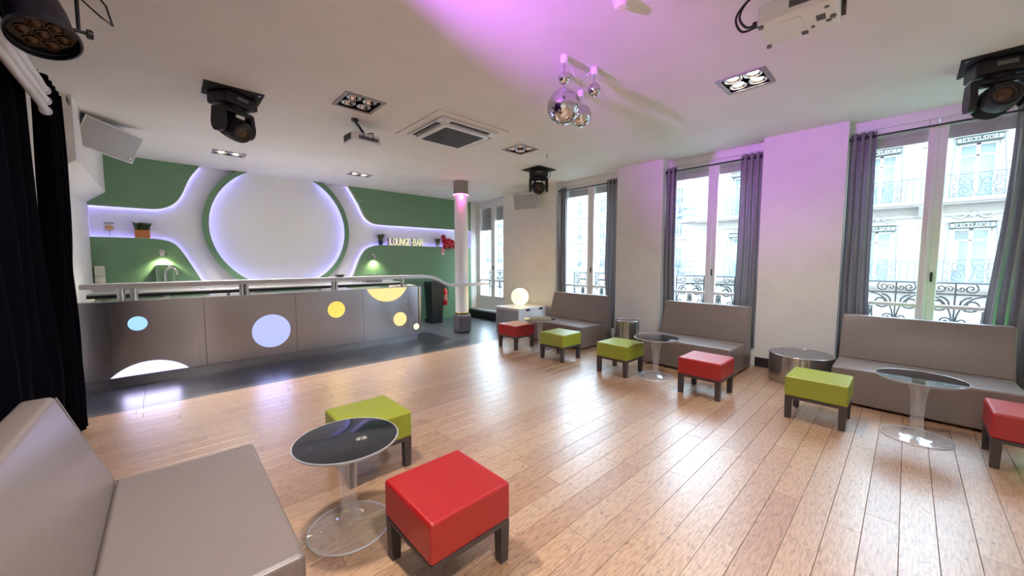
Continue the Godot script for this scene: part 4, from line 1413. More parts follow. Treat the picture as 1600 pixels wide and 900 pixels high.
func build_moving_heads() -> void:
	var spec := [
		[Vector3(0.58, CEIL, -4.80), 0.55, 0.55, 0.95, "black moving head spotlight at left, near the wall speaker"],
		[Vector3(5.13, CEIL - 0.006, -4.77), -0.75, 0.35, 0.95, "black moving head spotlight farthest off, over the far sofa"],
		[Vector3(5.23, CEIL, 0.44), -1.35, -0.05, 1.0, "black moving head spotlight at the right edge, nearest the window"],
	]
	for d in spec:
		var t := thing("moving_head", d[4], "stage light", d[0], 0, "moving head stage lights")
		part("mount_plate", g().span(Vector3(-0.24, -0.008, -0.225), Vector3(0.24, 0, 0.225)), M.black_matte, t)
		for q in [[-0.2, -0.19], [0.2, -0.19], [-0.2, 0.19], [0.2, 0.19]]:
			part("bolt", g().cyl(Vector3(q[0], -0.016, q[1]), Vector3(q[0], -0.008, q[1]), 0.012, 10), M.chrome, t)
		var turn := Basis(Vector3.UP, d[1]).scaled(Vector3.ONE * 1.12)
		part("base", g(Transform3D(turn, Vector3.ZERO)).rbox(Vector3(0, -0.062, 0), Vector3(0.30, 0.108, 0.24), 0.02, 2), M.black_plastic, t)
		part("name_plate", g(Transform3D(turn, Vector3.ZERO)).span(Vector3(-0.05, -0.075, 0.119), Vector3(0.05, -0.045, 0.122)), M.grey_plastic, t)
		part("swivel", g().cyl(Vector3(0, -0.165, 0), Vector3(0, -0.125, 0), 0.085, 24), M.black_plastic, t)
		var yoke := g(Transform3D(turn, Vector3.ZERO))
		yoke.rbox(Vector3(0, -0.155, 0), Vector3(0.30, 0.045, 0.11), 0.015, 2)
		var yk := part("yoke", yoke, M.black_plastic, t)
		for s in [-1.0, 1.0]:
			var arm := round_corners([Vector2(-0.055, -0.145), Vector2(-0.075, -0.29), Vector2(-0.045, -0.36), Vector2(0.045, -0.36), Vector2(0.075, -0.29), Vector2(0.055, -0.145)], [0.0, 0.03, 0.04, 0.04, 0.03, 0.0])
			part("arm", g(Transform3D(turn * Basis(Vector3.UP, PI / 2), turn * Vector3(s * 0.135 - 0.02, 0, 0))).extrude(arm, 0, 0.04, true), M.black_plastic, yk)
		# head, tilted
		var tilt: Basis = turn * Basis(Vector3.RIGHT, PI / 2 + d[2])
		var hp := Transform3D(tilt, Vector3(0, -0.325, 0))
		var head := part("head", g(hp).lathe([Vector2(0, -0.15), Vector2(0.05, -0.148), Vector2(0.085, -0.12), Vector2(0.10, -0.06), Vector2(0.104, 0.02), Vector2(0.098, 0.09), Vector2(0.085, 0.125), Vector2(0.06, 0.127), Vector2(0.055, 0.11), Vector2(0, 0.11)], 28), M.black_plastic, t)
		part("lens_ring", g(hp).lathe([Vector2(0.052, 0.112), Vector2(0.06, 0.118), Vector2(0.052, 0.124)], 24), M.grey_plastic, head)
		part("lens", g(hp).lathe([Vector2(0.05, 0.112), Vector2(0.035, 0.122), Vector2(0.0, 0.127)], 24), M.amber_lens, head)
		var lb := g(Transform3D(turn * Basis(Vector3.RIGHT, 0.2), turn * Vector3(0, -0.205, 0.078)))
		part("white_label", lb.span(Vector3(-0.04, -0.012, 0), Vector3(0.04, 0.012, 0.003)), M.label_white, head)
		var fins := g(hp)
		for k in 7:
			part("cooling_fin", g(hp).lathe([Vector2(0.09, -0.11 + 0.02 * k), Vector2(0.107, -0.11 + 0.02 * k), Vector2(0.107, -0.104 + 0.02 * k), Vector2(0.09, -0.104 + 0.02 * k)], 20), M.black_matte, head)
		part("cable", g(Transform3D(turn, Vector3.ZERO)).tube([Vector3(0.14, -0.06, -0.1), Vector3(0.19, -0.09, -0.12), Vector3(0.21, -0.05, -0.13), Vector3(0.2, 0.0, -0.13)], 0.006, 6), M.black_plastic, t)


func make_par(label: String, at: Vector3, aim: Vector3, hang: float, lens: Material) -> Node3D:
	var t := thing("stage_lamp", label, "stage light", at, 0, "short stage lamp cans")
	var y := -(aim - at).normalized()
	var x := y.cross(Vector3(0.3, 0.1, 1.0)).normalized()
	var b := Basis(x, y, x.cross(y))
	var xf := Transform3D(b, Vector3.ZERO)
	part("can", g(xf).lathe([Vector2(0.118, -0.01), Vector2(0.122, -0.005), Vector2(0.122, 0.02), Vector2(0.112, 0.03), Vector2(0.108, 0.16), Vector2(0.095, 0.24), Vector2(0.07, 0.29), Vector2(0, 0.295)], 36), M.par_black, t)
	part("rim", g(xf).lathe([Vector2(0.118, -0.012), Vector2(0.128, -0.008), Vector2(0.128, 0.012), Vector2(0.118, 0.016)], 36), M.black_plastic, t)
	var face := part("lens_plate", g(xf).lathe([Vector2(0, 0.022), Vector2(0.118, 0.022), Vector2(0.118, 0.026), Vector2(0, 0.026)], 36), M.lens_dark, t)
	for k in 7:
		var a := TAU * k / 6
		var c := Vector3.ZERO if k == 6 else Vector3(cos(a) * 0.065, 0, sin(a) * 0.065)
		part("led", g(xf).lathe([Vector2(0, 0.006), Vector2(0.018, 0.011), Vector2(0.026, 0.022)], 16, c), lens, face)
		var ring := []
		for s in 16:
			ring.append(b * (c + Vector3(cos(TAU * s / 16) * 0.027, 0.018, sin(TAU * s / 16) * 0.027)))
		part("led_ring", g().tube(ring, 0.0035, 5, true), M.amber_lens, face)
	# yoke with knobs
	var pv := b * Vector3(0, 0.12, 0)
	var up := Vector3(0, hang, 0)
	for s in [-1.0, 1.0]:
		var e: Vector3 = pv + b.x * s * 0.135
		part("yoke_arm", g().tube([e, e * 0.6 + (up + b.x * s * 0.12) * 0.4, up + b.x * s * 0.09, up], 0.009, 6), M.black_plastic, t)
		part("knob", g().cyl(pv + b.x * s * 0.11, pv + b.x * s * 0.175, 0.009, 8), M.black_plastic, t)
		part("knob_grip", g().cyl(pv + b.x * s * 0.165, pv + b.x * s * 0.185, 0.024, 12), M.black_plastic, t)
	part("clamp", g().rbox(up + Vector3(0, 0.01, 0), Vector3(0.06, 0.04, 0.06), 0.006, 1), M.black_plastic, t)
	var cab := [b * Vector3(0.02, 0.28, 0), b * Vector3(0.06, 0.33, 0.02) + Vector3(0.10, 0, 0.04), Vector3(0.20, 0.16, 0.06), Vector3(0.24, 0.14, 0.04), Vector3(0.22, 0.24, 0.02), up]
	part("cable", g().tube(cab, 0.005, 6), M.black_plastic, t)
	return t


func build_ceiling_things() -> void:
	# mirror balls
	var balls := [
		[2.494, -2.034, 3.017, 0.050, "smallest mirror ball, hung just above the big one"],
		[2.840, -1.976, 3.011, 0.057, "small mirror ball at the right of the cluster"],
		[2.707, -2.206, 2.894, 0.153, "big mirror ball of the cluster"],
		[3.11, -2.32, 2.95, 0.108, "middling mirror ball behind the big one at right"],
	]
	for d in balls:
		var t := thing("mirror_ball", d[4], "disco ball", Vector3(d[0], d[2], d[1]), 0, "mirror balls under the ceiling")
		var r: float = d[3]
		var rows := maxi(10, int(PI * r / 0.011))
		var core := []
		for k in 17:
			var a := -PI / 2 + PI * k / 16
			core.append(Vector2(cos(a) * (r - 0.003), sin(a) * (r - 0.003)))
		part("core", g().lathe(core, 24), M.grey_plastic, t)
		rng.seed = int(r * 10000)
		var tiles := g()
		for i in rows:
			var a0 := -PI / 2 + PI * (i + 0.06) / rows
			var a1 := -PI / 2 + PI * (i + 0.94) / rows
			var mid := (a0 + a1) / 2
			var cnt := maxi(3, int(TAU * cos(mid) * r / (PI * r / rows)))
			for j in cnt:
				var b0 := TAU * (j + 0.06) / cnt
				var b1 := TAU * (j + 0.94) / cnt
				var f := func(a: float, b: float) -> Vector3: return Vector3(cos(a) * cos(b), sin(a), -cos(a) * sin(b)) * r
				var tip := Vector3(rng.randf() - 0.5, rng.randf() - 0.5, rng.randf() - 0.5) * 0.05
				var nn: Vector3 = ((f.call(a0, b0) + f.call(a1, b1)).normalized() + tip).normalized()
				tiles.quad_n(f.call(a0, b0), f.call(a0, b1), f.call(a1, b1), f.call(a1, b0), nn, nn, nn, nn)
		var o := part("mirror_tiles", tiles, M.mirror_tile, t)
		o.set_meta("kind", "stuff")
		part("cap", g().cyl(Vector3(0, r - 0.004, 0), Vector3(0, r + 0.012, 0), maxf(0.012, r * 0.16), 14), M.chrome, t)
		var topy: float = CEIL - d[2]
		part("chain", g().tube([Vector3(0, r + 0.01, 0), Vector3(0, topy - 0.04, 0)], 0.0035, 5), M.grey_plastic, t)
		part("motor", g().cyl(Vector3(0, topy - 0.06, 0), Vector3(0, topy, 0), 0.032, 20), M.white_plastic, t)
	var cb := thing("mirror_ball_cable", "thin white cable draped between the mirror ball motors", "cable", Vector3(2.53, 3.16, -2.03))
	part("lead", g().tube(curve3([Vector3(0, 0, 0), Vector3(0.09, -0.03, -0.02), Vector3(0.17, -0.10, -0.03), Vector3(0.22, -0.07, 0.0), Vector3(0.28, 0.0, 0.04)]), 0.005, 6), M.white_plastic, cb)
	# small projector by the bar
	var p := thing("projector", "small white projector on a black arm near the bar", "projector", Vector3(1.73, CEIL - 0.002, -4.60))
	part("ceiling_plate", g().cyl(Vector3(0, -0.02, 0), Vector3(0, 0.0, 0), 0.04, 18), M.black_plastic, p)
	part("arm", g().tube([Vector3(0, -0.02, 0), Vector3(0.06, -0.07, -0.02), Vector3(0.15, -0.125, -0.10)], 0.014, 8), M.black_plastic, p)
	var box := Transform3D(Basis(Vector3.UP, 0.05), Vector3(0.13, -0.19, -0.13))
	part("case", g(box).rbox(Vector3.ZERO, Vector3(0.36, 0.11, 0.27), 0.018, 2), M.white_plastic, p)
	part("vent_panel", g(box).span(Vector3(-0.183, -0.035, -0.10), Vector3(-0.178, 0.035, 0.10)), M.vent_dark, p)
	part("port_strip", g(box).span(Vector3(-0.10, -0.025, 0.134), Vector3(0.15, 0.018, 0.1365)), M.grey_plastic, p)
	for k in 5:
		part("port", g(box).span(Vector3(-0.02 + 0.034 * k, -0.018, 0.136), Vector3(0.0 + 0.034 * k, -0.004, 0.139)), M.black_plastic, p)
	for s in [[-0.10, -0.06], [0.10, -0.06], [-0.02, 0.09]]:
		part("bracket_leg", g(box).tube([Vector3(0.02, 0.075, -0.01), Vector3(s[0], 0.075, s[1]), Vector3(s[0], 0.05, s[1])], 0.009, 6), M.black_plastic, p)
	for q in [[-0.05, 0.0], [0.07, 0.02]]:
		part("cable", g(box).tube([Vector3(q[0], -0.01, 0.137), Vector3(q[0], -0.01, 0.17), Vector3(q[0], 0.07, 0.15), Vector3(0.02, 0.08, 0.0)], 0.006, 6), M.black_plastic, p)
	part("lens", g(box).cyl(Vector3(0.10, 0, -0.135), Vector3(0.10, 0, -0.15), 0.035, 20), M.lens_dark, p)
	# big projector at the top of the view
	var q := thing("projector", "large white projector hanging at the top right of the view", "projector", Vector3(2.72, CEIL - 0.002, -0.50))
	part("ceiling_plate", g().cyl(Vector3(0, -0.02, 0), Vector3(0, 0.0, 0), 0.06, 18), M.white_plastic, q)
	part("pole", g().cyl(Vector3(0, -0.22, 0), Vector3(0, -0.02, 0), 0.022, 14), M.white_plastic, q)
	box = Transform3D(Basis(Vector3.UP, 0.06) * Basis(Vector3.RIGHT, 0.03), Vector3(0.0, -0.285, 0.0))
	part("case", g(box).rbox(Vector3.ZERO, Vector3(0.31, 0.115, 0.36), 0.02, 2), M.white_plastic, q)
	part("side_vent", g(box).span(Vector3(-0.158, -0.02, -0.03), Vector3(-0.153, 0.035, 0.09)), M.grey_plastic, q)
	for k in 6:
		part("vent_slat", g(box).span(Vector3(-0.160, -0.016 + 0.009 * k, -0.03), Vector3(-0.157, -0.012 + 0.009 * k, 0.09)), M.vent_dark, q)
	part("lamp_door", g(box).span(Vector3(-0.10, -0.0605, -0.12), Vector3(0.02, -0.0565, 0.02)), M.white_plastic, q)
	for s in [[-0.02, 0.10, 0.03, 0.02], [0.04, 0.13, 0.012, 0.012], [-0.11, 0.13, 0.01, 0.01], [0.10, 0.02, 0.02, 0.015], [0.06, 0.06, 0.01, 0.008]]:
		part("underside_recess", g(box).span(Vector3(s[0] - s[2], -0.0600, s[1] - s[3]), Vector3(s[0] + s[2], -0.0570, s[1] + s[3])), M.vent_dark, q)
	for s in [[0.13, -0.16], [-0.13, -0.16], [0.0, 0.15]]:
		part("foot", g(box).cyl(Vector3(s[0], -0.07, s[1]), Vector3(s[0], -0.057, s[1]), 0.014, 12), M.grey_plastic, q)
	part("lens", g(box).cyl(Vector3(0.06, 0, 0.18), Vector3(0.06, 0, 0.20), 0.045, 24), M.lens_dark, q)
	for k in 2:
		var o := 0.03 * k
		part("cable", g(box).tube(curve3([Vector3(-0.11 + o, -0.02, -0.18), Vector3(-0.12 + o, -0.03, -0.235 - o), Vector3(-0.15, 0.03, -0.27 - o * 0.6), Vector3(-0.15, 0.11, -0.22), Vector3(-0.08, 0.19, -0.10), Vector3(0, 0.22, 0)]), 0.0065, 6), M.black_plastic, q)
		part("plug", g(box).rbox(Vector3(-0.11 + o, -0.02, -0.19), Vector3(0.022, 0.018, 0.035), 0.004, 1), M.black_plastic, q)
	# stage lamp cans
	make_par("black stage lamp can hanging at the top left corner", Vector3(-0.385, 2.60, -2.98), Vector3(-0.18, 1.6, -2.52), 0.55, M.amber_lens)
	make_par("stage lamp can throwing violet light over the ceiling, left of the view", Vector3(-0.28, 2.58, -2.00), Vector3(1.7, 3.0, -1.92), 0.54, M.led_purple)
	make_par("stage lamp can throwing green light on the window curtain, right of the view", Vector3(5.75, 0.30, 1.60), Vector3(6.1, 1.0, 0.7), 0.35, M.led_green)
	spot(Vector3(-0.24, 2.59, -2.00), Vector3(1.7, 2.88, -1.86), Color8(205, 100, 255), 9.0, 22, 0.05)
	spot(Vector3(5.77, 0.34, 1.55), Vector3(6.05, 1.25, 0.6), Color8(70, 255, 110), 0.6, 42, 0.08)
	var sd := thing("smoke_detector", "grey round smoke detector at the top edge of the ceiling", "smoke detector", Vector3(2.25, CEIL, -1.36))
	part("body", g().lathe([Vector2(0, -0.05), Vector2(0.035, -0.048), Vector2(0.05, -0.03), Vector2(0.055, 0), Vector2(0, 0)], 24), M.cream_plastic, sd)
	part("collar", g().lathe([Vector2(0.055, -0.012), Vector2(0.062, -0.01), Vector2(0.062, 0), Vector2(0.055, 0)], 24), M.white_plastic, sd)
	var hook := thing("ceiling_hook", "tiny dark hook in the ceiling near the far stage light", "hook", Vector3(4.55, CEIL, -4.05))
	part("screw", g().cyl(Vector3(0, -0.012, 0), Vector3(0, 0, 0), 0.012, 10), M.grey_plastic, hook)
	part("eye", g().tube([Vector3(0, -0.012, 0), Vector3(0.015, -0.03, 0), Vector3(0, -0.045, 0), Vector3(-0.012, -0.03, 0)], 0.004, 5), M.grey_plastic, hook)
	# wall speakers
	var s := make_speaker("grey wall speaker hung beside the black curtains", Vector3(-0.42, 2.905, -6.42), Basis(Vector3.UP, 0.62) * Basis(Vector3.RIGHT, 0.42) * Basis(Vector3.BACK, -0.16), Vector3(-0.19, 0.02, 0))
	make_speaker("grey wall speaker hung between the two far windows", Vector3(5.78, 2.795, -5.72), Basis(Vector3.UP, -0.95) * Basis(Vector3.RIGHT, 0.30) * Basis(Vector3.BACK, 0.05), Vector3(0.20, 0.02, -0.02))
	var cp := thing("cable_outlet", "dark oval cable outlet on the left wall casing", "outlet", Vector3(-0.608, 3.02, -5.55))
	part("cover", g().rbox(Vector3.ZERO, Vector3(0.012, 0.05, 0.13), 0.006, 2), M.grey_plastic, cp)
	part("slot", g().rbox(Vector3(0.006, 0, 0), Vector3(0.004, 0.02, 0.09), 0.002, 1), M.vent_dark, cp)


func curve3(p: Array, fine := 6) -> Array:
	var out := []
	for k in p.size() - 1:
		var a: Vector3 = p[maxi(k - 1, 0)]
		var d: Vector3 = p[mini(k + 2, p.size() - 1)]
		for s in fine:
			out.append(p[k].cubic_interpolate(p[k + 1], a, d, float(s) / fine))
	out.append(p[-1])
	return out


func make_speaker(label: String, at: Vector3, b: Basis, wall: Vector3) -> Node3D:
	var t := thing("wall_speaker", label, "speaker", at, 0, "wall speakers")
	var xf := Transform3D(b, Vector3.ZERO)
	# curved front: outline in x (width) and z (depth), pulled along y
	var w := 0.285
	var outline := PackedVector2Array([Vector2(-0.17, -0.17), Vector2(0.17, -0.17), Vector2(w, 0.03)])
	var front := []
	for k in 13:
		var u := 1.0 - 2.0 * k / 12
		front.append(Vector2(w * u, 0.03 + 0.035 * (1.0 - u * u)))
	outline.append_array(PackedVector2Array(front))
	var flat := Transform3D(Basis(Vector3(1, 0, 0), Vector3(0, 0, 1), Vector3(0, -1, 0)), Vector3.ZERO)
	part("cabinet", g(xf * flat).extrude(outline, -0.17, 0.17, true), M.white_plastic, t)
	var grille := []
	for side in 2:
		var line := []
		for p in front:
			line.append(xf * Vector3(p.x * 0.965, -0.158 + 0.316 * side, p.y + 0.006))
		grille.append(line)
	part("grille", g().grid(grille, true), M.grille_grey, t)
	for y in [-0.165, 0.165]:
		var edge := []
		for p in front:
			edge.append(xf * Vector3(p.x, y, p.y + 0.004))
		part("edge_trim", g().tube(edge, 0.006, 6), M.white_plastic, t)
	part("badge", g(xf).span(Vector3(0.215, -0.125, 0.050), Vector3(0.235, -0.105, 0.062)), M.label_white, t)
	part("bracket", g().tube([xf * Vector3(0, 0, -0.16), xf * Vector3(0, 0, -0.16) * 0.4 + wall * 0.6, wall], 0.018, 8), M.white_plastic, t)
	part("wall_plate", g().box(wall, Vector3(0.02, 0.16, 0.10)), M.white_plastic, t)
	return t


func build_column() -> void:
	var t := thing("round_column", "white round column with grey collar and pink light ring", "column", Vector3(4.50, 0, -6.36))
	var top := 3.19 + drop(-6.36)
	part("shaft", g().lathe([Vector2(0.136, 0.44), Vector2(0.136, 2.84)], 36), M.white_lacquer, t)
	part("collar", g().lathe([Vector2(0.136, 2.86), Vector2(0.150, 2.86), Vector2(0.150, top), Vector2(0, top)], 36), M.satin_grey, t)
	part("core", g().lathe([Vector2(0.12, 2.80), Vector2(0.12, top)], 24), M.grey_plastic, t)
	part("base", g().rbox(Vector3(0, 0.205, 0), Vector3(0.31, 0.41, 0.31), 0.07, 3), M.grey_dark, t)
	part("base_ring", g().lathe([Vector2(0.10, 0.40), Vector2(0.142, 0.41), Vector2(0.146, 0.43), Vector2(0.137, 0.445)], 36), M.brass, t)
	var ring := []
	for k in 36:
		ring.append(Vector3(cos(TAU * k / 36) * 0.145, 2.852, sin(TAU * k / 36) * 0.145))
	part("led_ring", g().tube(ring, 0.007, 6, true), M.led_pink, t)
	part("conduit", g().tube([Vector3(0.148, 0.45, 0.02), Vector3(0.148, 2.6, 0.02)], 0.012, 8), M.brass, t)
	spot(Vector3(4.40, 2.85, -6.20), Vector3(4.46, 2.4, -6.30), Color8(255, 70, 190), 0.16, 75, 0.06)


# ---------------------------------------------------------------- street
func iron_panel(w: float, h: float, seed_: int) -> Mesh:
	var p := g()
	p.span(Vector3(-0.015, h - 0.03, -w / 2), Vector3(0.015, h, w / 2))
	p.span(Vector3(-0.012, 0.03, -w / 2), Vector3(0.012, 0.055, w / 2))
	for s in [-1.0, 1.0]:
		p.span(Vector3(-0.012, 0, s * w / 2 - 0.012), Vector3(0.012, h, s * w / 2 + 0.012))
		p.tube(spiral(Vector2(s * w * 0.20, h * 0.66), h * 0.24, 1.5, PI / 2, -s, 0), 0.013, 4)
		p.tube(spiral(Vector2(s * w * 0.22, h * 0.27), h * 0.19, 1.5, -PI / 2, s, 0), 0.013, 4)
		p.tube(spiral(Vector2(s * w * 0.38, h * 0.50), h * 0.17, 1.4, 0, s, 0), 0.012, 4)
		p.tube(spiral(Vector2(s * w * 0.40, h * 0.82), h * 0.11, 1.3, 0, -s, 0), 0.012, 4)
		p.tube(spiral(Vector2(s * w * 0.40, h * 0.17), h * 0.10, 1.3, 0, s, 0), 0.012, 4)
		var bow := []
		for k in 9:
			var u := k / 8.0
			bow.append(Vector3(0, h * (0.06 + 0.88 * u), s * w * 0.09 * sin(PI * u)))
		p.tube(bow, 0.013, 4)
	return p.mesh()


func build_street() -> void:
	var A := 22.0
	var k0 := 1.375
	var b := thing("hotel_building", "pale stone hotel across the street with EXCELSIOR signs and balconies", "building", Vector3(A, -5.0, 0))
	var cols := []
	for k in range(-3, 3):
		cols.append(1.547 + 2.52 * k)
	var rows := [[0.62, 2.71], [3.84, 5.84], [6.98, 8.95]]
	var holes := []
	for z in cols:
		for r in rows:
			holes.append(Rect2(z - 0.46, r[0] + 5.0, 0.92, r[1] - r[0]))
	part("facade", g().plate(0, Vector2(-8.2, 0.0), Vector2(14.0, 14.6), 0.0, 0.5, holes), M.limestone, b)
	part("back_wall", g().span(Vector3(0.5, 0, -8.2), Vector3(0.7, 14.6, 14.0)), M.limestone, b)
	# rounded corner toward the side street
	var corner := PackedVector2Array([Vector2(0.5, 8.2)])
	for k in 10:
		var a := PI / 2 * k / 9
		corner.append(Vector2(0.9 - 0.9 * cos(a), 8.2 + 0.9 * sin(a)))
	corner.append_array(PackedVector2Array([Vector2(9.0, 9.1), Vector2(9.0, 8.2)]))
	var flat := Transform3D(Basis(Vector3(1, 0, 0), Vector3(0, 0, -1), Vector3(0, 1, 0)), Vector3.ZERO)
	part("corner_wall", g(flat).extrude(corner, 0.0, 14.6, true), M.limestone, b)
	var panel := iron_panel(1.26, 0.86, 1)
	var font := SystemFont.new()
	font.font_names = PackedStringArray(["Droid Serif"])
	font.font_weight = 400
	var text := TextMesh.new()
	text.font = font
	text.text = "EXCELSIOR"
	text.font_size = 48
	text.pixel_size = 0.0034
	text.depth = 0.02
	text.curve_step = 2.0
	var tb := text.get_aabb()
	for ri in rows.size():
		var r: Array = rows[ri]
		for ci in cols.size():
			var z: float = cols[ci]
			var w := Node3D.new()
			w.name = "window"
			b.add_child(w, true)
			w.position = Vector3(0.0, r[0] + 5.0, z)
			var h: float = r[1] - r[0]
			var dr := g()
			var fr := g()
			for q in [[-0.46, -0.40], [0.40, 0.46], [-0.05, 0.05]]:
				fr.span(Vector3(0.10, 0, q[0]), Vector3(0.16, h, q[1]))
			fr.span(Vector3(0.10, h - 0.06, -0.40), Vector3(0.16, h, 0.40))
			fr.span(Vector3(0.10, h - 0.46, -0.40), Vector3(0.16, h - 0.41, 0.40))
			part("frame", fr, M.far_frame, w)
			for s in [-1.0, 1.0]:
				part("pane", g().span(Vector3(0.13, 0, s * 0.225 - 0.175), Vector3(0.135, h - 0.46, s * 0.225 + 0.175)), M.far_glass, w)
				part("pane", g().span(Vector3(0.13, h - 0.41, s * 0.225 - 0.175), Vector3(0.135, h - 0.06, s * 0.225 + 0.175)), M.far_glass, w)
				var warm: bool = ri == 0 and ci == 3 and s < 0
				part("drape", g().span(Vector3(0.30, 0, s * 0.225 - 0.2), Vector3(0.33, h, s * 0.225 + 0.2)), M.brown_drape if warm else M.far_drape, w)
				if warm:
					part("drape", g().span(Vector3(0.26, 0.5, -0.40), Vector3(0.29, h - 0.4, -0.26)), M.warm_drape, w)
			# surround, sign board, mask and swags over it
			for s in [-1.0, 1.0]:
				part("surround", g().span(Vector3(-0.05, -0.05, s * 0.54 - 0.06), Vector3(0.0, h + 0.05, s * 0.54 + 0.06)), M.limestone, w)
			var board := part("sign_board", g().span(Vector3(-0.13, h, -0.54), Vector3(-0.04, h + 0.235, 0.54)), M.sign_green, w)
			var tx := MeshInstance3D.new()
			tx.name = "lettering"
			tx.mesh = text
			tx.material_override = M.label_white
			b.add_child(tx, true)
			tx.rotation.y = -PI / 2
			tx.scale = Vector3(0.82 / tb.size.x, 0.145 / tb.size.y, 1.0)
			tx.position = Vector3(-0.135, r[0] + 5.0 + h + 0.117, z)
			for s in [-1.0, 1.0]:
				part("corner_square", g().span(Vector3(-0.136, h + 0.05, s * 0.475 - 0.05), Vector3(-0.13, h + 0.185, s * 0.475 + 0.05)), M.far_drape, w)
			part("lintel", g().span(Vector3(-0.10, h + 0.26, -0.62), Vector3(0.0, h + 0.32, 0.62)), M.limestone, w)
			part("mask", g().lathe([Vector2(0, -0.12), Vector2(0.07, -0.08), Vector2(0.10, 0.0), Vector2(0.09, 0.08), Vector2(0.05, 0.13), Vector2(0, 0.15)], 12, Vector3(-0.02, h + 0.52, 0)), M.limestone, w)
			for s in [-1.0, 1.0]:
				var sw := []
				for k in 9:
					var u := k / 8.0
					sw.append(Vector3(-0.03, h + 0.52 - 0.12 * sin(PI * u), s * (0.14 + 0.36 * u)))
				part("swag", g().tube(sw, 0.035, 6), M.limestone, w)
				part("curl", g().tube(spiral(Vector2(s * 0.12, h + 0.52), 0.09, 1.2, 0, s, -0.02), 0.02, 5), M.limestone, w)
			part("railing", panel, M.iron_grey, w, Vector3(-0.42, 0.0 if ri else 0.08, 0))
			for s in [-1.0, 1.0]:
				part("awning_post", g().cyl(Vector3(-0.42, 0.86, s * 0.62), Vector3(-0.12, h + 0.1, s * 0.56), 0.014, 6), M.iron_grey, w)
		# running balcony slab, bars between the panels, brackets
		var y: float = r[0] + 5.0
		part("balcony_slab", g().span(Vector3(-0.5, y - 0.14, -8.2), Vector3(0.0, y, 14.0)), M.limestone, b)
		part("balcony_moulding", g().span(Vector3(-0.42, y - 0.22, -8.2), Vector3(0.0, y - 0.14, 14.0)), M.limestone, b)
		part("string_course", g().span(Vector3(-0.06, y - 0.62, -8.2), Vector3(0.0, y - 0.52, 14.0)), M.limestone, b)
		var arc := []
		for k in 13:
			var a := PI / 2 * k / 12
			arc.append(Vector2(0.9 - 1.38 * cos(a), 8.2 + 1.38 * sin(a)))
		var slab := PackedVector2Array(arc)
		slab.append_array(PackedVector2Array([Vector2(0.9, 8.2)]))
		part("corner_balcony", g(flat).extrude(slab, y - 0.14, y, true), M.limestone, b)
		var ring := []
		for k in 13:
			ring.append(Vector3(arc[k].x + 0.03, y + 0.86, -arc[k].y + 0.02))
		part("corner_handrail", g().tube(ring, 0.02, 5), M.iron_grey, b)
		for k in 12:
			var m: Vector2 = (arc[k] + arc[k + 1]) / 2
			var bar := g()
			bar.cyl(Vector3(arc[k].x + 0.03, y, -arc[k].y + 0.02), Vector3(arc[k].x + 0.03, y + 0.86, -arc[k].y + 0.02), 0.013, 5)
			bar.tube(spiral(Vector2(0, 0.55), 0.075, 1.4, 0, 1, 0).map(func(v: Vector3) -> Vector3: return Vector3(m.x + 0.03, y + v.y, -m.y + v.z)), 0.013, 4)
			bar.tube(spiral(Vector2(0, 0.25), 0.07, 1.4, 0, -1, 0).map(func(v: Vector3) -> Vector3: return Vector3(m.x + 0.03, y + v.y, -m.y + v.z)), 0.013, 4)
			part("corner_bar", bar, M.iron_grey, b)
		for ci in cols.size():
			var z: float = cols[ci] + 1.26
			var bars := [-0.5, -0.3, -0.1, 0.1, 0.3, 0.5]
			var hr := part("link_rail", g().span(Vector3(-0.435, y + 0.83, z - 0.63), Vector3(-0.405, y + 0.86, z + 0.63)), M.iron_grey, b)
			for q in bars:
				part("bar", g().span(Vector3(-0.432, y, z + q - 0.01), Vector3(-0.408, y + 0.84, z + q + 0.01)), M.iron_grey, hr)
			part("bracket", g().extrude(PackedVector2Array([Vector2(-0.42, y - 0.22), Vector2(-0.10, y - 0.62), Vector2(0, y - 0.66), Vector2(0, y - 0.22)]), z - 0.12, z + 0.12), M.limestone, b)
			part("cartouche", g().rbox(Vector3(-0.03, y - 0.95, z), Vector3(0.06, 0.22, 0.26), 0.02, 1), M.limestone, b)
	part("cornice", g().span(Vector3(-0.5, 14.2, -8.2), Vector3(0.2, 14.6, 14.0)), M.limestone, b)
	# plain houses farther along the street
	plain_house("plain white house with small windows farther along the street", Vector3(38.0, -5.0, 0), -30.5, -8.5, [-28.3, -25.0, -21.6, -18.6, -16.0, -12.6], [[0.83, 2.85], [4.2, 5.93], [7.3, 8.75]], 0.62, M.render_white, 19.0)
	plain_house("cream house seen through the far window beyond the column", Vector3(38.0, -5.0, 0), -60.0, -30.6, [-46.3, -43.5, -40.3, -37.0, -33.5], [[1.28, 2.88], [3.89, 5.46], [6.6, 8.1]], 1.2, M.render_cream, 16.0)
	var st := setting("floor_street")
	part("road", g().span(Vector3(6.9, -5.2, -70), Vector3(60, -5.0, 30)), M.asphalt, st)
	var own := setting("wall_outside")
	part("upper_storeys", g().span(Vector3(-9.0, 3.6, -14.0), Vector3(6.48, 18.5, 12.0)), M.limestone, own)
	part("lower_wall", g().span(Vector3(6.48, -5.0, -9.5), Vector3(6.60, -0.1, 4.5)), M.limestone, own)


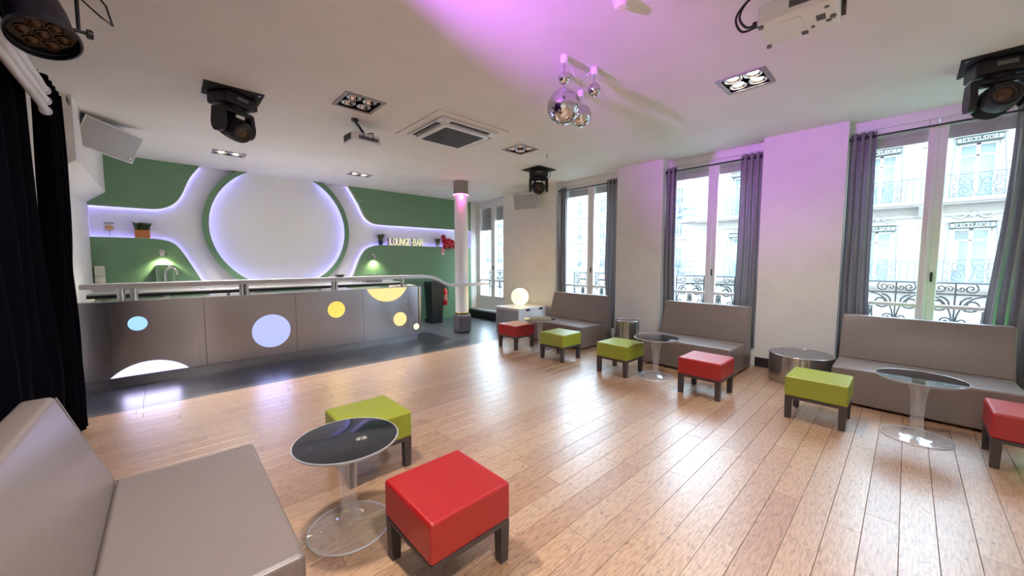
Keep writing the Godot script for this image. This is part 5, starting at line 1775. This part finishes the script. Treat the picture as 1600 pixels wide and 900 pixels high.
func plain_house(label: String, at: Vector3, z0: float, z1: float, cols: Array, rows: Array, w: float, m: Material, h: float) -> void:
	var b := thing("plain_house", label, "building", at, 0, "houses along the street")
	var holes := []
	for z in cols:
		for r in rows:
			holes.append(Rect2(z - w / 2, r[0] + 5.0, w, r[1] - r[0]))
	part("facade", g().plate(0, Vector2(z0, 0), Vector2(z1, h), 0.0, 0.4, holes), m, b)
	part("back_wall", g().span(Vector3(0.4, 0, z0), Vector3(0.6, h, z1)), m, b)
	for r in rows:
		part("string_course", g().span(Vector3(-0.12, r[0] + 4.45, z0), Vector3(0, r[0] + 4.6, z1)), m, b)
		for z in cols:
			var o := Node3D.new()
			o.name = "window"
			b.add_child(o, true)
			o.position = Vector3(0, r[0] + 5.0, z)
			var hh: float = r[1] - r[0]
			var fr := g()
			fr.span(Vector3(0.10, 0, -0.035), Vector3(0.16, hh, 0.035))
			for s in [-1.0, 1.0]:
				fr.span(Vector3(0.10, 0, s * w / 2 - 0.04), Vector3(0.16, hh, s * w / 2 + 0.04))
			fr.span(Vector3(0.10, hh * 0.55, -w / 2), Vector3(0.16, hh * 0.55 + 0.05, w / 2))
			part("frame", fr, M.far_frame, o)
			part("pane", g().span(Vector3(0.15, 0, -w / 2), Vector3(0.17, hh, w / 2)), M.far_pane, o)
			part("ledge", g().span(Vector3(-0.12, -0.10, -w / 2 - 0.1), Vector3(0.0, 0.0, w / 2 + 0.1)), m, o)
			var gd := g()
			for k in 5:
				gd.span(Vector3(-0.10, 0, -w / 2 + w * k / 4.0 - 0.012), Vector3(-0.08, 0.5, -w / 2 + w * k / 4.0 + 0.012))
			gd.span(Vector3(-0.11, 0.48, -w / 2), Vector3(-0.07, 0.52, w / 2))
			gd.tube(spiral(Vector2(-w * 0.2, 0.25), 0.13, 1.3, 0, 1, -0.09), 0.018, 4).tube(spiral(Vector2(w * 0.2, 0.25), 0.13, 1.3, 0, -1, -0.09), 0.018, 4)
			part("window_guard", gd, M.iron_grey, o)
	part("cornice", g().span(Vector3(-0.4, h - 0.35, z0), Vector3(0.1, h, z1)), m, b)


# ---------------------------------------------------------------- all of it
func _ready() -> void:
	# camera
	var cam := Camera3D.new()
	cam.name = "camera"
	cam.fov = 75.9
	cam.near = 0.05
	cam.far = 400.0
	add_child(cam)
	cam.position = Vector3(0, 1.5, 0)
	cam.rotation_degrees = Vector3(-4.18, -43.05, 0)
	cam.current = true
	# overcast sky
	var env := Environment.new()
	var sky := Sky.new()
	var sm := ProceduralSkyMaterial.new()
	sm.sky_top_color = Color(0.79, 0.91, 1.0)
	sm.sky_horizon_color = Color(0.83, 0.94, 1.0)
	sm.ground_bottom_color = Color(0.45, 0.45, 0.46)
	sm.ground_horizon_color = Color(0.60, 0.60, 0.60)
	sky.sky_material = sm
	env.sky = sky
	env.background_mode = Environment.BG_SKY
	env.background_energy_multiplier = 7.6
	env.tonemap_mode = Environment.TONE_MAPPER_LINEAR
	env.tonemap_exposure = 2.4
	env.sdfgi_enabled = true
	env.ssao_enabled = true
	env.ssil_enabled = true
	var we := WorldEnvironment.new()
	we.name = "world_environment"
	we.environment = env
	add_child(we)

	make_materials()
	build_floor()
	build_shell()
	for k in OPENINGS.size():
		var o: Array = OPENINGS[k]
		build_window(k + 1, o[0], o[1], o[2])
	build_street()
	for d in [[0, "scrolled iron railing outside the window beyond the column"], [1, "scrolled iron railing outside the far sofa's window"], [2, "scrolled iron railing outside the middle sofa's window"], [3, "scrolled iron railing outside the large right window"]]:
		build_railing(OPENINGS[d[0]][0], OPENINGS[d[0]][1], d[1])
	build_curtains()
	build_bar()
	build_column()
	build_furniture()
	build_downlights()
	build_air_conditioner()
	build_moving_heads()
	build_ceiling_things()
	build_shelf_things()
